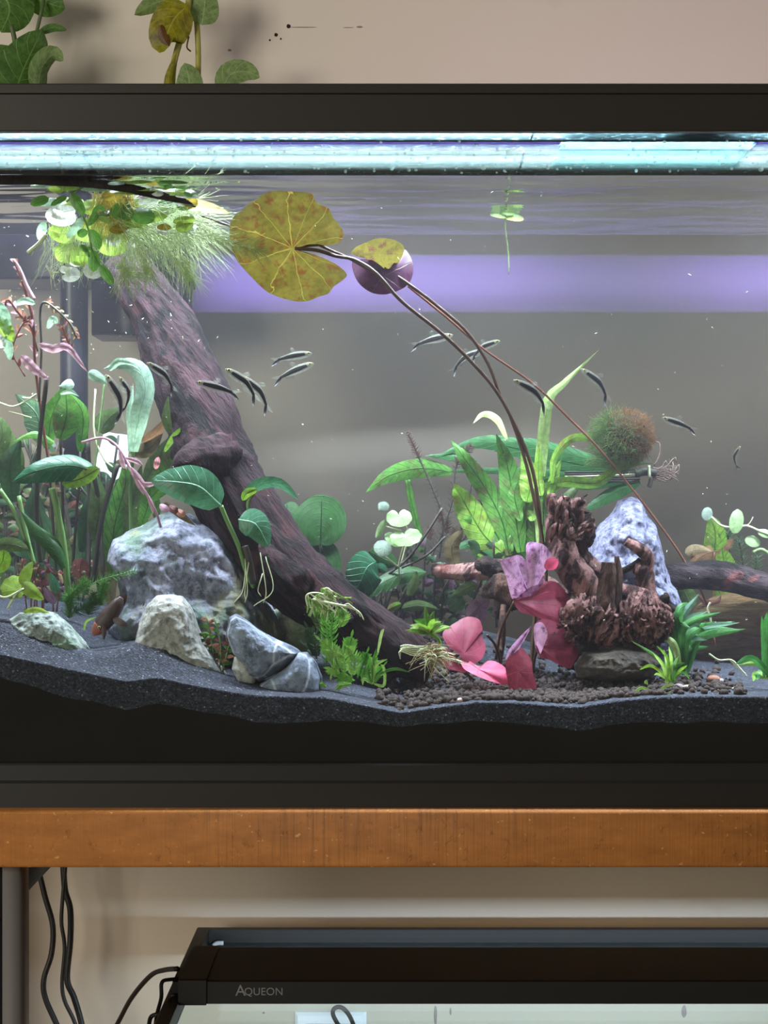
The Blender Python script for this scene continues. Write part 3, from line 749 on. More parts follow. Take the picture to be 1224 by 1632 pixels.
# ---------------------------------------------------------------- driftwood
def m_drift(name, c1, c2, cd, red=None, stretch=(3, 3, .6), rot=(0, 0, 0), sc=30, rough=.85):
    t = NT(name); x, y, z = t.attr('luv')
    o = t.obj()
    v = t.n('Mapping', {0: t.n('Attribute', attribute_name='luv').outputs['Vector'], 3: (3.0, 9.0, 1)}).outputs[0]
    o2 = t.scale(t.n('Mapping', {0: o, 2: rot}).outputs[0], stretch)
    n1 = t.noise(o2, sc, 7, .68, .5); n2 = t.noise(o2, sc * 3, 6, .7); n3 = t.noise(o, sc * .5, 4)
    col = t.mix(t.ramp(n3, [(.35, BW[0]), (.65, BW[1])]), lin(c1), lin(c2))
    col = t.mix(t.ramp(n1, [(.43, BW[1]), (.55, BW[0])]), col, lin(cd))
    if red: col = t.mix(t.math('MULTIPLY', t.ramp(t.noise(o, sc * .8, 4, .6), [(.58, BW[0]), (.66, BW[1])]), .8), col, lin(red))
    return t.end(t.principled(col, rough, t.bump(t.math('ADD', n1, t.math('MULTIPLY', n2, .6)), 1.0, .009), .2))
M_TRUNK = m_drift('trunk_wood', '#291c21', '#40292f', '#0a0607', '#44282a', (2.2, 2.2, .4), (0, .64, 0), 38)
def trunk(mb, cpts, rads, n=56, seg=130, seed=0, rib=.16, lump=.14, freq=30, yflat=1.0):
    p = cat(cpts, seg)
    def rr(t):
        u = t * (len(rads) - 1); k = min(int(u), len(rads) - 2); return lerp(rads[k], rads[k + 1], u - k)
    P = []; U = []
    for i, c in enumerate(p):
        t = i / seg; tg = (p[min(i + 1, seg)] - p[max(i - 1, 0)]).normalized()
        a = Vector((0, -1, 0)); a = (a - tg * a.dot(tg)).normalized(); b = tg.cross(a)
        row = []; ur = []
        for j in range(n):
            an = 2 * PI * j / n; ca, sa = math.cos(an), math.sin(an)
            q = Vector((ca * 1.2 + seed, sa * 1.2, t * freq * .12))
            r = 1 + rib * (1 - 2 * abs(noise.noise(q * 2.2))) * 1 + lump * noise.noise(q * 1.1 + Vector((5, 0, 0))) + .07 * noise.noise(Vector((ca * 4, sa * 4, t * freq * .5 + seed))) + .04 * noise.noise(Vector((ca * 9, sa * 9, t * freq * 1.5)))
            row.append(c + (a * ca * yflat + b * sa) * rr(t) * r); ur.append((t, j / n, 0))
        P.append(row); U.append(ur)
    o = len(mb.v); mb.grid(P, U, True)
    mb.f.append(tuple(o + j for j in range(n - 1, -1, -1))); mb.f.append(tuple(o + seg * n + j for j in range(n)))
def ppath(pp): return [at(*p) for p in pp]
def prad(rs, Y): return [wpx(r, Y) for r in rs]
tk = thing('driftwood', 'long purple-brown driftwood trunk slanting across the left half down to the sand', 'driftwood', on_sand(640, .10))
mb = MB()
trunk(mb, ppath([(200, 415, .20), (222, 455, .19), (262, 520, .18), (288, 585, .17), (318, 655, .16), (336, 715, .15), (358, 770, .145), (400, 840, .135), (452, 905, .125), (520, 962, .115), (588, 1006, .11), (640, 1038, .105), (690, 1066, .10)]),
      prad([36, 38, 44, 50, 54, 55, 58, 58, 55, 52, 44, 38, 36, 24], .15), 64, 170, 2, .13, .12, 40, .9)
mb.build('trunk', M_TRUNK, tk)
mb = MB(); trunk(mb, ppath([(352, 725, .13), (320, 730, .10), (296, 738, .085), (276, 752, .08)]), prad([34, 27, 20, 6], .1), 32, 40, 5, .2, .2, 20); mb.build('side_stub', M_TRUNK, tk)
mb = MB(); trunk(mb, ppath([(420, 870, .10), (440, 900, .085), (470, 930, .08), (500, 950, .085), (560, 990, .09)]), prad([8, 20, 26, 22, 6], .1), 28, 50, 8, .25, .2, 25); mb.build('bark_ridge', M_TRUNK, tk)
M_TWIG = m_drift('dark_twig_wood', '#2c221e', '#3a2d26', '#171210', None, (1, 1, 1), (0, 0, 0), 60)
tw = thing('twig', 'long dark bare twig floating at the waterline in the upper left', 'twig', at(150, 300, .03))
mb = MB(); trunk(mb, ppath([(-120, 286, .022), (0, 286, .022), (60, 287, .024), (130, 290, .026), (190, 297, .028), (240, 308, .030), (290, 320, .032), (312, 330, .032)]), prad([8, 7.5, 7, 7.5, 7, 7, 5, 1], .02), 14, 60, 3, .12, .1, 30); mb.build('twig_stem', M_TWIG, tw)
# right log
M_LOG = m_drift('dark_log_wood', '#3a3034', '#4a3e44', '#1c1719', '#9a5a5a', (.7, 1.5, 2.2), (0, -.2, 0), 34)
lg = thing('log', 'dark charred log with a red worn patch, entering from the right', 'driftwood', at(1150, 930, .24))
mb = MB(); trunk(mb, ppath([(1046, 930, .225), (1064, 922, .225), (1100, 917, .23), (1150, 918, .235), (1200, 930, .24), (1260, 948, .245), (1330, 965, .25)]), prad([16, 20, 21, 22, 21, 20, 19], .23), 32, 80, 4, .1, .1, 30); mb.build('log_body', M_LOG, lg)
# root wood
M_ROOT = m_drift('root_wood', '#8c6462', '#ac827e', '#351f20', '#804842', (1.8, 1.8, .5), (0, -.4, 0), 60)
M_ROOTD = m_drift('root_wood_dark', '#4d3730', '#614539', '#2a1c18', None, (1.5, 1.5, .5), (0, 0, 0), 45)
M_ROOTB = m_drift('root_wood_black', '#2c201e', '#3a2a26', '#15100f', None, (1, 1, 1), (0, 0, 0), 45)
rw = thing('root_wood', 'gnarled reddish root wood with many stubs standing right of the pink lotus', 'driftwood', on_sand(950, .13))
def rbranch(pp, rs, mat=M_ROOT, name='branch', n=24, seg=40, seed=0, rib=.14, lump=.14, freq=22):
    mb = MB(); trunk(mb, ppath(pp), prad(rs, pp[0][2]), n, seg, seed, rib, lump, freq); return mb.build(name, mat, rw)
rbranch([(884, 822, .13), (888, 850, .125), (900, 890, .12), (925, 925, .12), (958, 962, .12)], [15, 19, 22, 23, 20], seed=1)
rbranch([(912, 850, .15), (922, 880, .15), (945, 905, .15), (985, 930, .15)], [17, 13, 14, 12], seed=2)
rbranch([(905, 796, .14), (912, 822, .14), (918, 852, .14), (916, 880, .145)], [10, 24, 25, 14], M_ROOTD, 'stump', 40, 50, 3, .35, .2, 60)
for pp, rs in (([(884, 815, .12), (878, 795, .115), (885, 788, .115)], [9, 7, 2]), ([(900, 820, .108), (898, 800, .105), (908, 792, .105)], [8, 8, 2]), ([(918, 815, .105), (922, 800, .1), (934, 800, .1)], [9, 7, 2]),
               ([(915, 848, .11), (930, 846, .105), (946, 836, .1)], [9, 9, 4]), ([(895, 838, .11), (915, 852, .10), (938, 850, .105)], [7, 9, 6]), ([(925, 830, .105), (922, 812, .10), (914, 806, .1)], [5, 6, 3])):
    rbranch(pp, rs, M_ROOT, 'splinter', 12, 16, pp[0][0] * .1, .4, .3)
rbranch([(966, 1010, .10), (965, 970, .095), (968, 930, .095), (970, 896, .095)], [19, 16, 13, 10], M_ROOTD, 'stub', seed=4)
rbranch([(978, 1000, .10), (980, 960, .097), (985, 920, .097), (983, 886, .097)], [12, 10, 7, 3.5], M_ROOTD, 'stub', seed=5)
rbranch([(1034, 975, .12), (1030, 940, .12), (1026, 910, .12), (1014, 908, .115)], [24, 14, 14, 8], seed=6)
rbranch([(1030, 920, .12), (1032, 890, .12), (1018, 874, .118), (998, 863, .118)], [8, 10, 9, 6], seed=7)
rbranch([(1020, 892, .12), (1004, 904, .118), (985, 914, .115)], [4, 4.5, 5], M_ROOTB, 'twig', 12, 16, 8)
rbranch([(985, 948, .11), (1010, 955, .11), (1040, 975, .11)], [17, 20, 22], seed=9)
rbranch([(985, 1000, .11), (1010, 985, .105), (1040, 985, .10), (1064, 972, .105)], [26, 32, 32, 12], M_ROOT, 'burl', 56, 70, 11, .42, .30, 90)
rbranch([(905, 1000, .105), (925, 985, .10), (955, 990, .10), (975, 1010, .11)], [16, 25, 28, 22], M_ROOT, 'burl', 56, 70, 12, .45, .30, 90)
rbranch([(890, 1020, .14), (930, 1030, .13), (985, 1030, .13), (1040, 1025, .14)], [18, 40, 46, 26], M_ROOTB, 'burl', 40, 50, 13, .3, .3, 30)  # black burl set low, standing in for the shade under the roots
rbranch([(690, 908, .19), (740, 912, .18), (800, 908, .17), (850, 925, .16), (900, 960, .15)], [9, 12, 14, 15, 18], M_ROOT, 'branch', 20, 50, 14, .2, .15)
rbranch([(770, 945, .16), (800, 935, .15), (835, 950, .14), (890, 975, .13)], [8, 20, 18, 14], M_ROOTD, 'branch', 24, 40, 15, .35, .3)
rbranch([(790, 985, .15), (805, 960, .15), (830, 955, .15)], [6, 14, 12], M_ROOTB, 'branch', 20, 30, 16, .3, .3)
rbranch([(760, 900, .165), (776, 902, .16), (800, 915, .16)], [6, 12, 10], M_ROOTB, 'stub', 16, 20, 17, .4, .3)
def shred(pp, w, k):
    mb = MB(); ribbon(mb, [at(*p) for p in pp], wpx(w, pp[0][2]), random.choice(['lance', 'strap']), random.uniform(-1.2, 1.2), .7, nseg=8, m=2, ruff=.25, ph=k, curl=random.uniform(-1.5, 1.5))
    return mb
for k in range(54):   # frayed shreds round the stump
    x = random.uniform(878, 926); y = random.uniform(822, 868); h_ = random.uniform(20, 44); yy = random.uniform(.092, .130); dx = random.uniform(-14, 18)
    shred([(x, y, yy), (x + dx * .2, y - h_ * .6, yy - .004), (x + dx, y - h_, yy + random.uniform(-.008, .004))], random.uniform(2.5, 5.5), k).build('shred', random.choice([M_ROOT, M_ROOT, M_ROOTD, M_ROOTB]), rw)
for k in range(12):
    x = random.uniform(896, 925); y = random.uniform(838, 862)
    shred([(x, y, .104), (x + 12, y - 1, .096), (x + random.uniform(22, 38), y - random.uniform(4, 18), .098)], random.uniform(3, 6), k).build('shred', M_ROOT, rw)
for k in range(64):   # gnarled shreds on the burls
    cx, cy = random.choice([(920, 990), (912, 1000), (1030, 978), (1008, 988), (1050, 988), (900, 1004)])
    x = cx + random.uniform(-22, 24); y = cy + random.uniform(-18, 20); an_ = random.uniform(0, 6.28); l = random.uniform(6, 15); yb = random.uniform(.076, .086)
    shred([(x, y, yb + .004), (x + math.cos(an_) * l * .7, y + math.sin(an_) * l * .4, yb - .004), (x + math.cos(an_ + .9) * l, y + math.sin(an_ + .9) * l, yb - .002)], random.uniform(1.5, 3.6), k).build('shred', random.choice([M_ROOT, M_ROOT, M_ROOTD]), rw)
for pp in ([(1056, 960, .1), (1062, 952, .098), (1066, 950, .098)], [(1060, 975, .1), (1068, 970, .098), (1072, 965, .098)], [(898, 1010, .10), (892, 1006, .095), (886, 1000, .095)]):
    rbranch(pp, [8, 7, 4], M_ROOTD, 'nub', 10, 10, 3, .3, .2)
for y0 in (995, 1020):
    rbranch([(802, y0 - 30, .13), (800, y0, .12), (796, y0 + 30, .115), (800, y0 + 44, .11)], [4, 5, 5, 2], M_ROOTD, 'rootlet', 10, 16, y0)
# brown slab at the right
M_SLAB = m_drift('brown_slab', '#8a6a48', '#9a7a56', '#6e543a', None, (.5, 1, 3), (0, 0, 0), 40)
rs_ = rock('wood_slab', 'broad brown wooden slab standing behind the grass at the right edge', [(1090, 1055), (1096, 1000), (1110, 965), (1140, 950), (1170, 944), (1260, 950), (1330, 960), (1340, 1060), (1220, 1075)], .27, .016, M_SLAB, 21, .03, 60, 10, 0, freq=12)
rs_['category'] = 'driftwood'

# ---------------------------------------------------------------- soil granules (countless)
M_SOIL = m_plain('soil_granule', '#3a3230', .9, .15, .25, 80, .5)
mb = MB()
def lump(c, r, sd):
    vs = [(0, 0, 1), (.89, 0, .45), (.28, .85, .45), (-.72, .53, .45), (-.72, -.53, .45), (.28, -.85, .45), (.72, .53, -.45), (-.28, .85, -.45), (-.89, 0, -.45), (-.28, -.85, -.45), (.72, -.53, -.45), (0, 0, -1)]
    fs = [(0, 1, 2), (0, 2, 3), (0, 3, 4), (0, 4, 5), (0, 5, 1), (1, 6, 2), (2, 7, 3), (3, 8, 4), (4, 9, 5), (5, 10, 1), (6, 7, 2), (7, 8, 3), (8, 9, 4), (9, 10, 5), (10, 6, 1), (11, 7, 6), (11, 8, 7), (11, 9, 8), (11, 10, 9), (11, 6, 10)]
    mb.add([c + Vector(v) * r * random.uniform(.7, 1.25) for v in vs], fs)
for k in range(2600):
    px = random.gauss(850, 150); Y = abs(random.gauss(.03, .07)) + .02
    if not 600 < px < 1190 or Y > .32: continue
    lump(on_sand(px, Y) + Vector((0, 0, random.uniform(-.001, .002))), random.uniform(.0012, .0036), k)
for k in range(500):     # the soil bank behind the end of the trunk
    px = random.uniform(590, 760); Y = random.uniform(.12, .3)
    lump(on_sand(px, Y) + Vector((0, 0, random.uniform(0, .004))), random.uniform(.002, .005), k)
o = mb.build('soil', M_SOIL, None, True, on_sand(850, .05)); tag(o, 'dark brown soil granules scattered over the sand under the root wood', 'soil', kind='stuff')

# ---------------------------------------------------------------- leaf materials
L_ANU = m_leaf('anubias_pale', '#42785a', '#558c6e', '#7ab094', 9, trans=.2, rough=.35, vw=.05, bump=.7)
L_ANUD = m_leaf('anubias_dark', '#234c20', '#2e5a28', '#1a3c1a', 8, trans=.35, rough=.4, vw=.04, bump=.5)
L_ANUT = m_leaf('anubias_teal', '#1f5238', '#2c6446', '#4e8a6c', 9, trans=.2, rough=.35, vw=.04, bump=.6)
L_GREEN = m_leaf('fern_green', '#427a2c', '#5c9636', '#2c5c20', 12, trans=.35, vw=.08, spots='#55602a', spotsc=90, bump=.9)
L_LIME = m_leaf('fern_lime', '#6c9a30', '#8ab444', '#4e7c28', 12, trans=.4, vw=.08, spots='#7c7c30', spotsc=90, bump=.9)
L_DEEP = m_leaf('fern_deep', '#245a2a', '#326c36', '#3e7648', 12, trans=.3, vw=.05, bump=.8)
L_PALE = m_leaf('fern_pale_edge', '#a8c878', '#bcd68e', '#8cb060', 10, trans=.45, vw=.07)
L_OLIVE = m_leaf('olive_leaf', '#4c6436', '#5c7640', '#3c5230', 9, trans=.35, vw=.07)
L_DARK = m_leaf('dark_green_leaf', '#2c4c30', '#385c38', '#22402a', 9, trans=.3, vw=.07)
L_BROWNG = m_leaf('brown_green_leaf', '#5a5034', '#6c6040', '#4a4030', 9, trans=.3, vw=.08)
L_BROWN = m_leaf('brown_leaf', '#8a6448', '#9c7656', '#6a4a36', 8, trans=.35, vw=.06)
L_MINT = m_leaf('mint_leaf', '#a4ccb4', '#b4d8c0', '#8cbaa0', 5, trans=.4, vw=.05)
L_PINK = m_leaf('pink_leaf', '#c49ab0', '#d4aabc', '#b8809a', 6, trans=.4, vw=.10)
L_SALM = m_leaf('salmon_leaf', '#b07a6c', '#c48a78', '#a06458', 6, trans=.4, vw=.12)
L_RED = m_leaf('dark_red_leaf', '#6a3c3a', '#7e4a44', '#583030', 6, trans=.35, vw=.1)
L_PURP = m_leaf('muted_purple_leaf', '#6a4c66', '#7c5a76', '#55405a', 6, trans=.35, vw=.08)
L_PENNY = m_leaf('pennywort_pale', '#8cac74', '#9aba84', '#c0d8ac', 9, True, .35, vw=.07)
L_PENNYW = m_leaf('pennywort_white', '#869a8c', '#92a698', '#b4c8ba', 9, True, .3, vw=.07)
L_PENNYL = m_leaf('pennywort_lime', '#7c9a38', '#8cac44', '#b0c870', 9, True, .4, vw=.07)
L_FLOAT = m_leaf('frogbit_green', '#8fb04a', '#a5c25a', '#c0d484', 4, True, .5, vw=.08)
L_FLOATW = m_leaf('frogbit_white', '#dde4e4', '#eef2f4', None, 4, True, .35, vw=.08)
L_FLOATY = m_leaf('frogbit_yellow', '#9c8a34', '#b09c44', '#c8b868', 4, True, .5, vw=.08)
L_OVAL = m_leaf('oval_green', '#4c7a34', '#5f9040', '#7aa858', 5, trans=.35, rough=.3, vw=.08)
L_GRASS = m_leaf('grass_blade', '#3a7a3c', '#4c9048', '#6aa868', 1, trans=.35, vw=.1)
L_GRASSB = m_leaf('grass_blade_pale', '#86b4a4', '#9cc6b6', '#b8d8cc', 1, trans=.35, vw=.1)
L_GRASSL = m_leaf('grass_blade_lime', '#8fb858', '#a4ca68', '#b8d888', 1, trans=.4, vw=.1)
L_TAN = m_leaf('tan_leaf', '#b09a74', '#c0aa84', '#98825e', 7, trans=.4, vw=.05)
M_ST_G = m_plain('stem_green', '#5c7e48', .5)
M_ST_D = m_plain('stem_dark', '#33302a', .6)
M_ST_R = m_plain('stem_red', '#6a3a34', .5)
M_ST_P = m_plain('stem_pale', '#c4cca8', .5)
M_ST_PK = m_plain('stem_pink', '#b08498', .5)
M_LSTEM = m_plain('lotus_stem', '#46301f', .5, .4, .2, 120)
M_RUN = m_plain('runner_stem', '#7a4a34', .5)

# ---------------------------------------------------------------- water lily (tiger lotus)
L_LOT = m_leaf('lotus_floating', '#464018', '#544c20', '#7c7034', 13, True, .30, .45, '#4a2c14', vw=.06, spotsc=150)
L_LOT2 = m_leaf('lotus_bicolour', '#545020', '#645c26', '#7a6a34', 6, True, .4, .4, '#4c3028', vw=.03, spotsc=140)
L_LOTP = m_leaf('lotus_under', '#4c2242', '#5c2e50', '#74446a', 6, True, .4, .4, '#5a2c4c', vw=.03)
L_MAG = m_leaf('lotus_magenta', '#943a54', '#a84660', '#b85a74', 13, True, .4, .4, '#8a3450', vw=.05)
L_MAGV = m_leaf('lotus_lilac', '#c890c4', '#d8a8d4', '#ecc8ea', 11, True, .35, .4, '#80467e', vw=.06, spotsc=160)
L_HOT = m_leaf('lotus_hot_pink', '#e0507c', '#ea6490', '#ea7c9c', 9, True, .45, .4, '#c43c64', vw=.05)
L_MAGD = m_leaf('lotus_dark_red', '#8c3448', '#9c3e54', '#a85068', 11, True, .4, .4, '#6a2436', vw=.05)
lot = thing('water_lily', 'tiger lotus with pink submerged leaves and two olive floating pads on long stems', 'plant', on_sand(850, .115))
BIG = [(548, 372), (540, 385), (520, 390), (498, 393), (480, 395), (474, 398), (486, 402), (512, 408), (538, 420), (552, 433), (545, 442), (530, 452), (522, 462), (505, 468), (488, 474), (468, 475), (445, 470), (425, 462), (410, 450), (396, 436), (380, 418), (370, 398), (367, 372), (372, 352), (386, 340), (398, 330), (410, 324), (424, 314), (444, 310), (470, 311), (490, 312), (500, 316), (504, 326), (516, 332), (525, 336), (532, 350), (540, 358)]
def dense(o, n=96, closed=True):
    P = [Vector((x, y, 0)) for x, y in o]; m = len(P); out = []
    for i in range(n):
        u = i / n * m; k = int(u); t = u - k; a, b, c, d = P[k - 1], P[k % m], P[(k + 1) % m], P[(k + 2) % m]
        q = .5 * ((2 * b) + (c - a) * t + (2 * a - 5 * b + 4 * c - d) * t * t + (3 * b - a - 3 * c + d) * t ** 3); out.append((q.x, q.y))
    return out
disc(lot, (466, 396, .060), dense(BIG, 110), L_LOT, dome=.10, tilt=(.12, -.55), noisea=.10, rings=10)
SM_T = [(560, 402), (566, 394), (580, 388), (600, 381), (620, 381), (636, 386), (644, 394), (640, 410), (628, 424), (612, 430), (600, 422), (584, 412), (570, 408)]
SM_B = [(561, 416), (572, 412), (590, 412), (606, 422), (614, 428), (626, 424), (638, 408), (645, 393), (654, 404), (659, 422), (656, 442), (646, 456), (630, 465), (612, 470), (592, 467), (574, 454), (564, 436)]
disc(lot, (604, 404, .088), dense(SM_T, 70), L_LOT2, dome=.25, tilt=(0, -.4), noisea=.05)
disc(lot, (612, 440, .086), dense(SM_B, 70), L_LOTP, dome=.30, tilt=(.2, .3), noisea=.05)
stem(lot, [(470, 396, .059), (505, 399, .06), (535, 408, .064), (565, 414, .078), (600, 436, .076), (640, 480, .08), (700, 528, .09), (745, 570, .10), (790, 622, .11), (822, 680, .115), (846, 740, .12), (858, 800, .12), (862, 860, .12), (858, 920, .118), (850, 1010, .115), (846, 1075, .115)], 3.1, M_LSTEM, .09)
stem(lot, [(478, 396, .061), (498, 388, .062), (525, 398, .066), (560, 414, .082), (604, 440, .092)], 2.2, M_LSTEM, .06)
stem(lot, [(612, 428, .091), (650, 452, .092), (700, 490, .10), (745, 530, .105), (778, 580, .11), (797, 630, .113), (812, 660, .115), (836, 730, .118), (852, 800, .118), (866, 870, .118), (870, 940, .117), (856, 1020, .115), (848, 1075, .115)], 3.0, M_LSTEM, .1)
stem(lot, [(650, 456, .094), (712, 506, .11), (770, 556, .13), (850, 612, .16), (905, 665, .18), (950, 710, .19), (1000, 770, .21), (1050, 835, .22), (1090, 893, .225), (1125, 960, .23), (1140, 1030, .23)], 1.9, M_RUN, .15, 'runner')
stem(lot, [(322, 344, .07), (345, 352, .066), (372, 363, .062)], 2.2, M_LSTEM, .066)
leaf(lot, [(298, 322, .06), (330, 330, .06), (366, 340, .06)], 9, L_TAN, 'ovate', .06, fold=.3)
# submerged leaves, each with its own outline
disc(lot, (846, 950, .085), dense([(796, 896), (802, 890), (826, 884), (838, 892), (838, 872), (844, 864), (862, 866), (876, 876), (882, 892), (874, 902), (866, 916), (868, 928), (846, 935), (830, 946), (818, 955), (812, 945), (806, 920)], 72), L_MAGV, dome=.35, tilt=(.5, -.3), noisea=.2)
disc(lot, (822, 958, .080), dense([(818, 956), (830, 944), (846, 932), (870, 928), (892, 930), (908, 946), (914, 960), (908, 985), (898, 998), (876, 992), (850, 982), (828, 974)], 64), L_MAG, dome=.25, tilt=(.5, .4), noisea=.15)
disc(lot, (858, 1030, .072), dense([(852, 1018), (854, 996), (864, 988), (880, 990), (900, 1000), (912, 1020), (926, 1036), (928, 1048), (920, 1058), (912, 1068), (895, 1062), (876, 1052), (860, 1046)], 64), L_MAG, dome=.3, tilt=(.5, .2), noisea=.15)
disc(lot, (854, 1010, .070), dense([(851, 1000), (858, 992), (866, 994), (872, 1010), (866, 1030), (860, 1044), (853, 1030)], 40), L_MAGV, dome=.3, tilt=(-.5, 0), noisea=.1)
disc(lot, (740, 1042, .070), dense([(706, 1012), (718, 1000), (740, 987), (754, 985), (766, 990), (770, 1005), (768, 1012), (774, 1030), (770, 1046), (758, 1056), (742, 1054), (730, 1042), (714, 1030)], 64), L_MAG, dome=.2, tilt=(-.2, .5), noisea=.1)
disc(lot, (762, 1066, .060), dense([(735, 1052), (748, 1054), (764, 1062), (780, 1054), (796, 1058), (808, 1068), (816, 1088), (800, 1090), (774, 1082), (750, 1072), (738, 1064)], 60), L_HOT, dome=.3, tilt=(.1, 1.2), noisea=.25)
disc(lot, (826, 1070, .055), dense([(806, 1056), (820, 1040), (834, 1034), (848, 1054), (850, 1072), (856, 1098), (838, 1098), (814, 1100), (808, 1080)], 60), L_MAGD, dome=.25, tilt=(.4, .2), noisea=.1)
leaf(lot, [(808, 1052, .056), (826, 1030, .058), (848, 996, .062)], 7, L_MAGV, 'lance', .056, fold=.8, roll=.5)
disc(lot, (716, 1066, .07), dense([(703, 1040), (712, 1034), (726, 1046), (736, 1058), (742, 1072), (722, 1068), (708, 1062)], 36), L_MAGD, dome=.2, tilt=(0, .6), noisea=.1)
leaf(lot, [(868, 905, .088), (880, 898, .086), (890, 892, .083)], 10, L_HOT, 'lance', .086, fold=.5)
for pp in ([(820, 958, .082), (800, 1000, .10), (790, 1050, .115)], [(738, 1044, .072), (736, 1062, .08), (760, 1085, .1), (800, 1080, .112)], [(858, 1030, .074), (850, 1058, .09), (846, 1080, .11)], [(776, 1012, .09), (790, 1030, .1), (800, 1070, .112)], [(826, 1070, .057), (836, 1080, .08), (842, 1088, .11)]):
    stem(lot, pp, 2.2, M_LSTEM, .09)
# far-off floating sprig of frogbit
fb = thing('frogbit', 'small lone bright green floating sprig with a dangling root, under the surface at the right', 'plant', at(806, 345, .22))
for (x, y, w, h) in ((818, 346, 17, 7), (795, 343, 14, 5), (808, 338, 12, 5)):
    disc(fb, (x, y, .20), round_outline(x, y, w, h, 10, n=24), L_FLOAT, dome=.3, tilt=(0, 1.0))
stem(fb, [(806, 344, .20), (806, 370, .205), (810, 400, .21), (811, 438, .21)], 2.2, M_PSTEM2, .2, 'root', taper=.4)

# ---------------------------------------------------------------- floating frogbit mass at the upper left
def strand_tube(mb, a, d, L, r, sag, seg=6, n=3, wig=.2):
    p = a.copy(); d = d.normalized(); pts = [p.copy()]; st_ = L / seg
    for i in range(seg):
        d = (d + Vector((random.uniform(-wig, wig), random.uniform(-wig, wig), random.uniform(-wig, wig) + sag))).normalized()
        p = p + d * st_; pts.append(p.copy())
    mb.tube(pts, [r * (1 - .7 * i / seg) for i in range(seg + 1)], n, False)
    return pts
def m_hair(name, c1, c2, trans=.3):
    t = NT(name); col = t.mix(t.noise(t.obj(), 60, 3), lin(c1), lin(c2))
    return t.end(t.n('MixShader', {0: trans, 1: t.principled(col, .6), 2: t.n('BsdfTranslucent', {0: col}).outputs[0]}).outputs[0])
M_HAIR = m_hair('pale_roots', '#c4d69a', '#dcebb8', .5)
M_HAIRY = m_hair('yellow_roots', '#b0a848', '#c8bc60', .5)
fl = thing('frogbit', 'dense floating frogbit raft with pale feathery roots over the trunk top, upper left', 'plant', at(190, 320, .06))
for i, (x, y, rx, ry, rot, mt, Y, ty) in enumerate([
    (96, 344, 24, 17, 10, L_FLOATW, .045, .5), (100, 338, 20, 12, -10, L_FLOATW, .043, .4), (66, 367, 8, 15, 15, L_MINT, .05, .1), (98, 372, 22, 15, 20, L_FLOAT, .052, .5), (104, 402, 18, 17, 0, L_FLOAT, .05, .3),
    (128, 408, 20, 16, 0, L_FLOAT, .058, .2), (122, 412, 15, 13, 0, L_FLOATW, .06, .2), (140, 366, 24, 20, 0, L_FLOAT, .06, .3), (172, 352, 30, 24, 0, L_FLOATY, .065, .5), (182, 316, 30, 18, 0, L_FLOATY, .05, .9),
    (178, 386, 26, 22, 0, L_FLOAT, .07, .3), (180, 382, 12, 10, 0, L_FLOATW, .06, .3), (214, 330, 24, 14, 0, L_FLOAT, .055, .9), (236, 322, 16, 10, 0, L_FLOATW, .05, .8), (262, 330, 22, 13, 0, L_OVAL, .06, .8),
    (238, 342, 20, 14, 0, L_FLOATY, .07, .5), (150, 330, 24, 14, 0, L_FLOAT, .07, .8), (112, 322, 22, 9, 0, L_FLOAT, .06, 1.0), (80, 322, 20, 8, 0, L_MINT, .05, 1.0), (200, 304, 26, 7, 0, L_FLOAT, .03, 1.6),
    (240, 300, 30, 6, 0, L_FLOAT, .028, 1.8), (278, 306, 26, 7, 6, L_FLOAT, .03, 1.6), (298, 312, 20, 5, 5, L_FLOATW, .026, 1.8), (150, 300, 24, 7, 0, L_MINT, .03, 1.6), (100, 300, 28, 6, 0, L_FLOAT, .03, 1.6), (64, 296, 16, 4, 0, L_MINT, .03, 1.6),
    (250, 356, 20, 14, 0, L_FLOAT, .08, .5), (210, 388, 9, 8, 0, L_FLOATW, .062, .2), (205, 362, 22, 18, 0, L_FLOAT, .08, .3), (275, 290, 24, 4, 0, L_OVAL, .02, 2), (220, 290, 22, 4, 0, L_FLOAT, .02, 2), (185, 292, 14, 4, 0, L_MINT, .02, 2)]):
    disc(fl, (x, y, Y), round_outline(x, y, rx, ry, rot, n=28), mt, dome=.25, tilt=(random.uniform(-.3, .3), ty * .7), noisea=.1, rings=5)
for k in range(26):
    x, y = random.uniform(140, 305), random.uniform(296, 372); rx = random.uniform(10, 20)
    disc(fl, (x, y, random.uniform(.026, .045)), round_outline(x, y, rx, rx * random.uniform(.4, .8), random.uniform(-30, 30), n=24), random.choice([L_FLOAT, L_FLOAT, L_FLOATY, L_FLOATW, L_OVAL]), dome=.3, tilt=(random.uniform(-.4, .4), random.uniform(.3, 1)), noisea=.1, rings=5)
disc(fl, (111, 440, .045), round_outline(112, 437, 15, 13, 0, 170, 32, notch_w=.08), L_FLOATW, dome=.2, tilt=(.2, .4))
disc(fl, (103, 430, .05), round_outline(103, 430, 9, 6, 20, n=20), L_FLOATW, dome=.2, tilt=(.2, .4))
disc(fl, (149, 430, .045), round_outline(149, 430, 17, 15, 0, n=28), L_FLOATW, dome=.2, tilt=(.1, .5))
stem(fl, [(74, 374, .045), (60, 390, .044), (44, 403, .043)], 3.6, M_ST_P, .045, 'pale_stalk')
stem(fl, [(95, 434, .045), (82, 434, .044), (74, 425, .043)], 1.5, M_ST_P, .045, 'pale_stalk')
stem(fl, [(84, 444, .044), (80, 434, .044), (74, 424, .043)], 1.5, M_ST_P, .045, 'pale_stalk')
mbr = MB(); mby = MB()
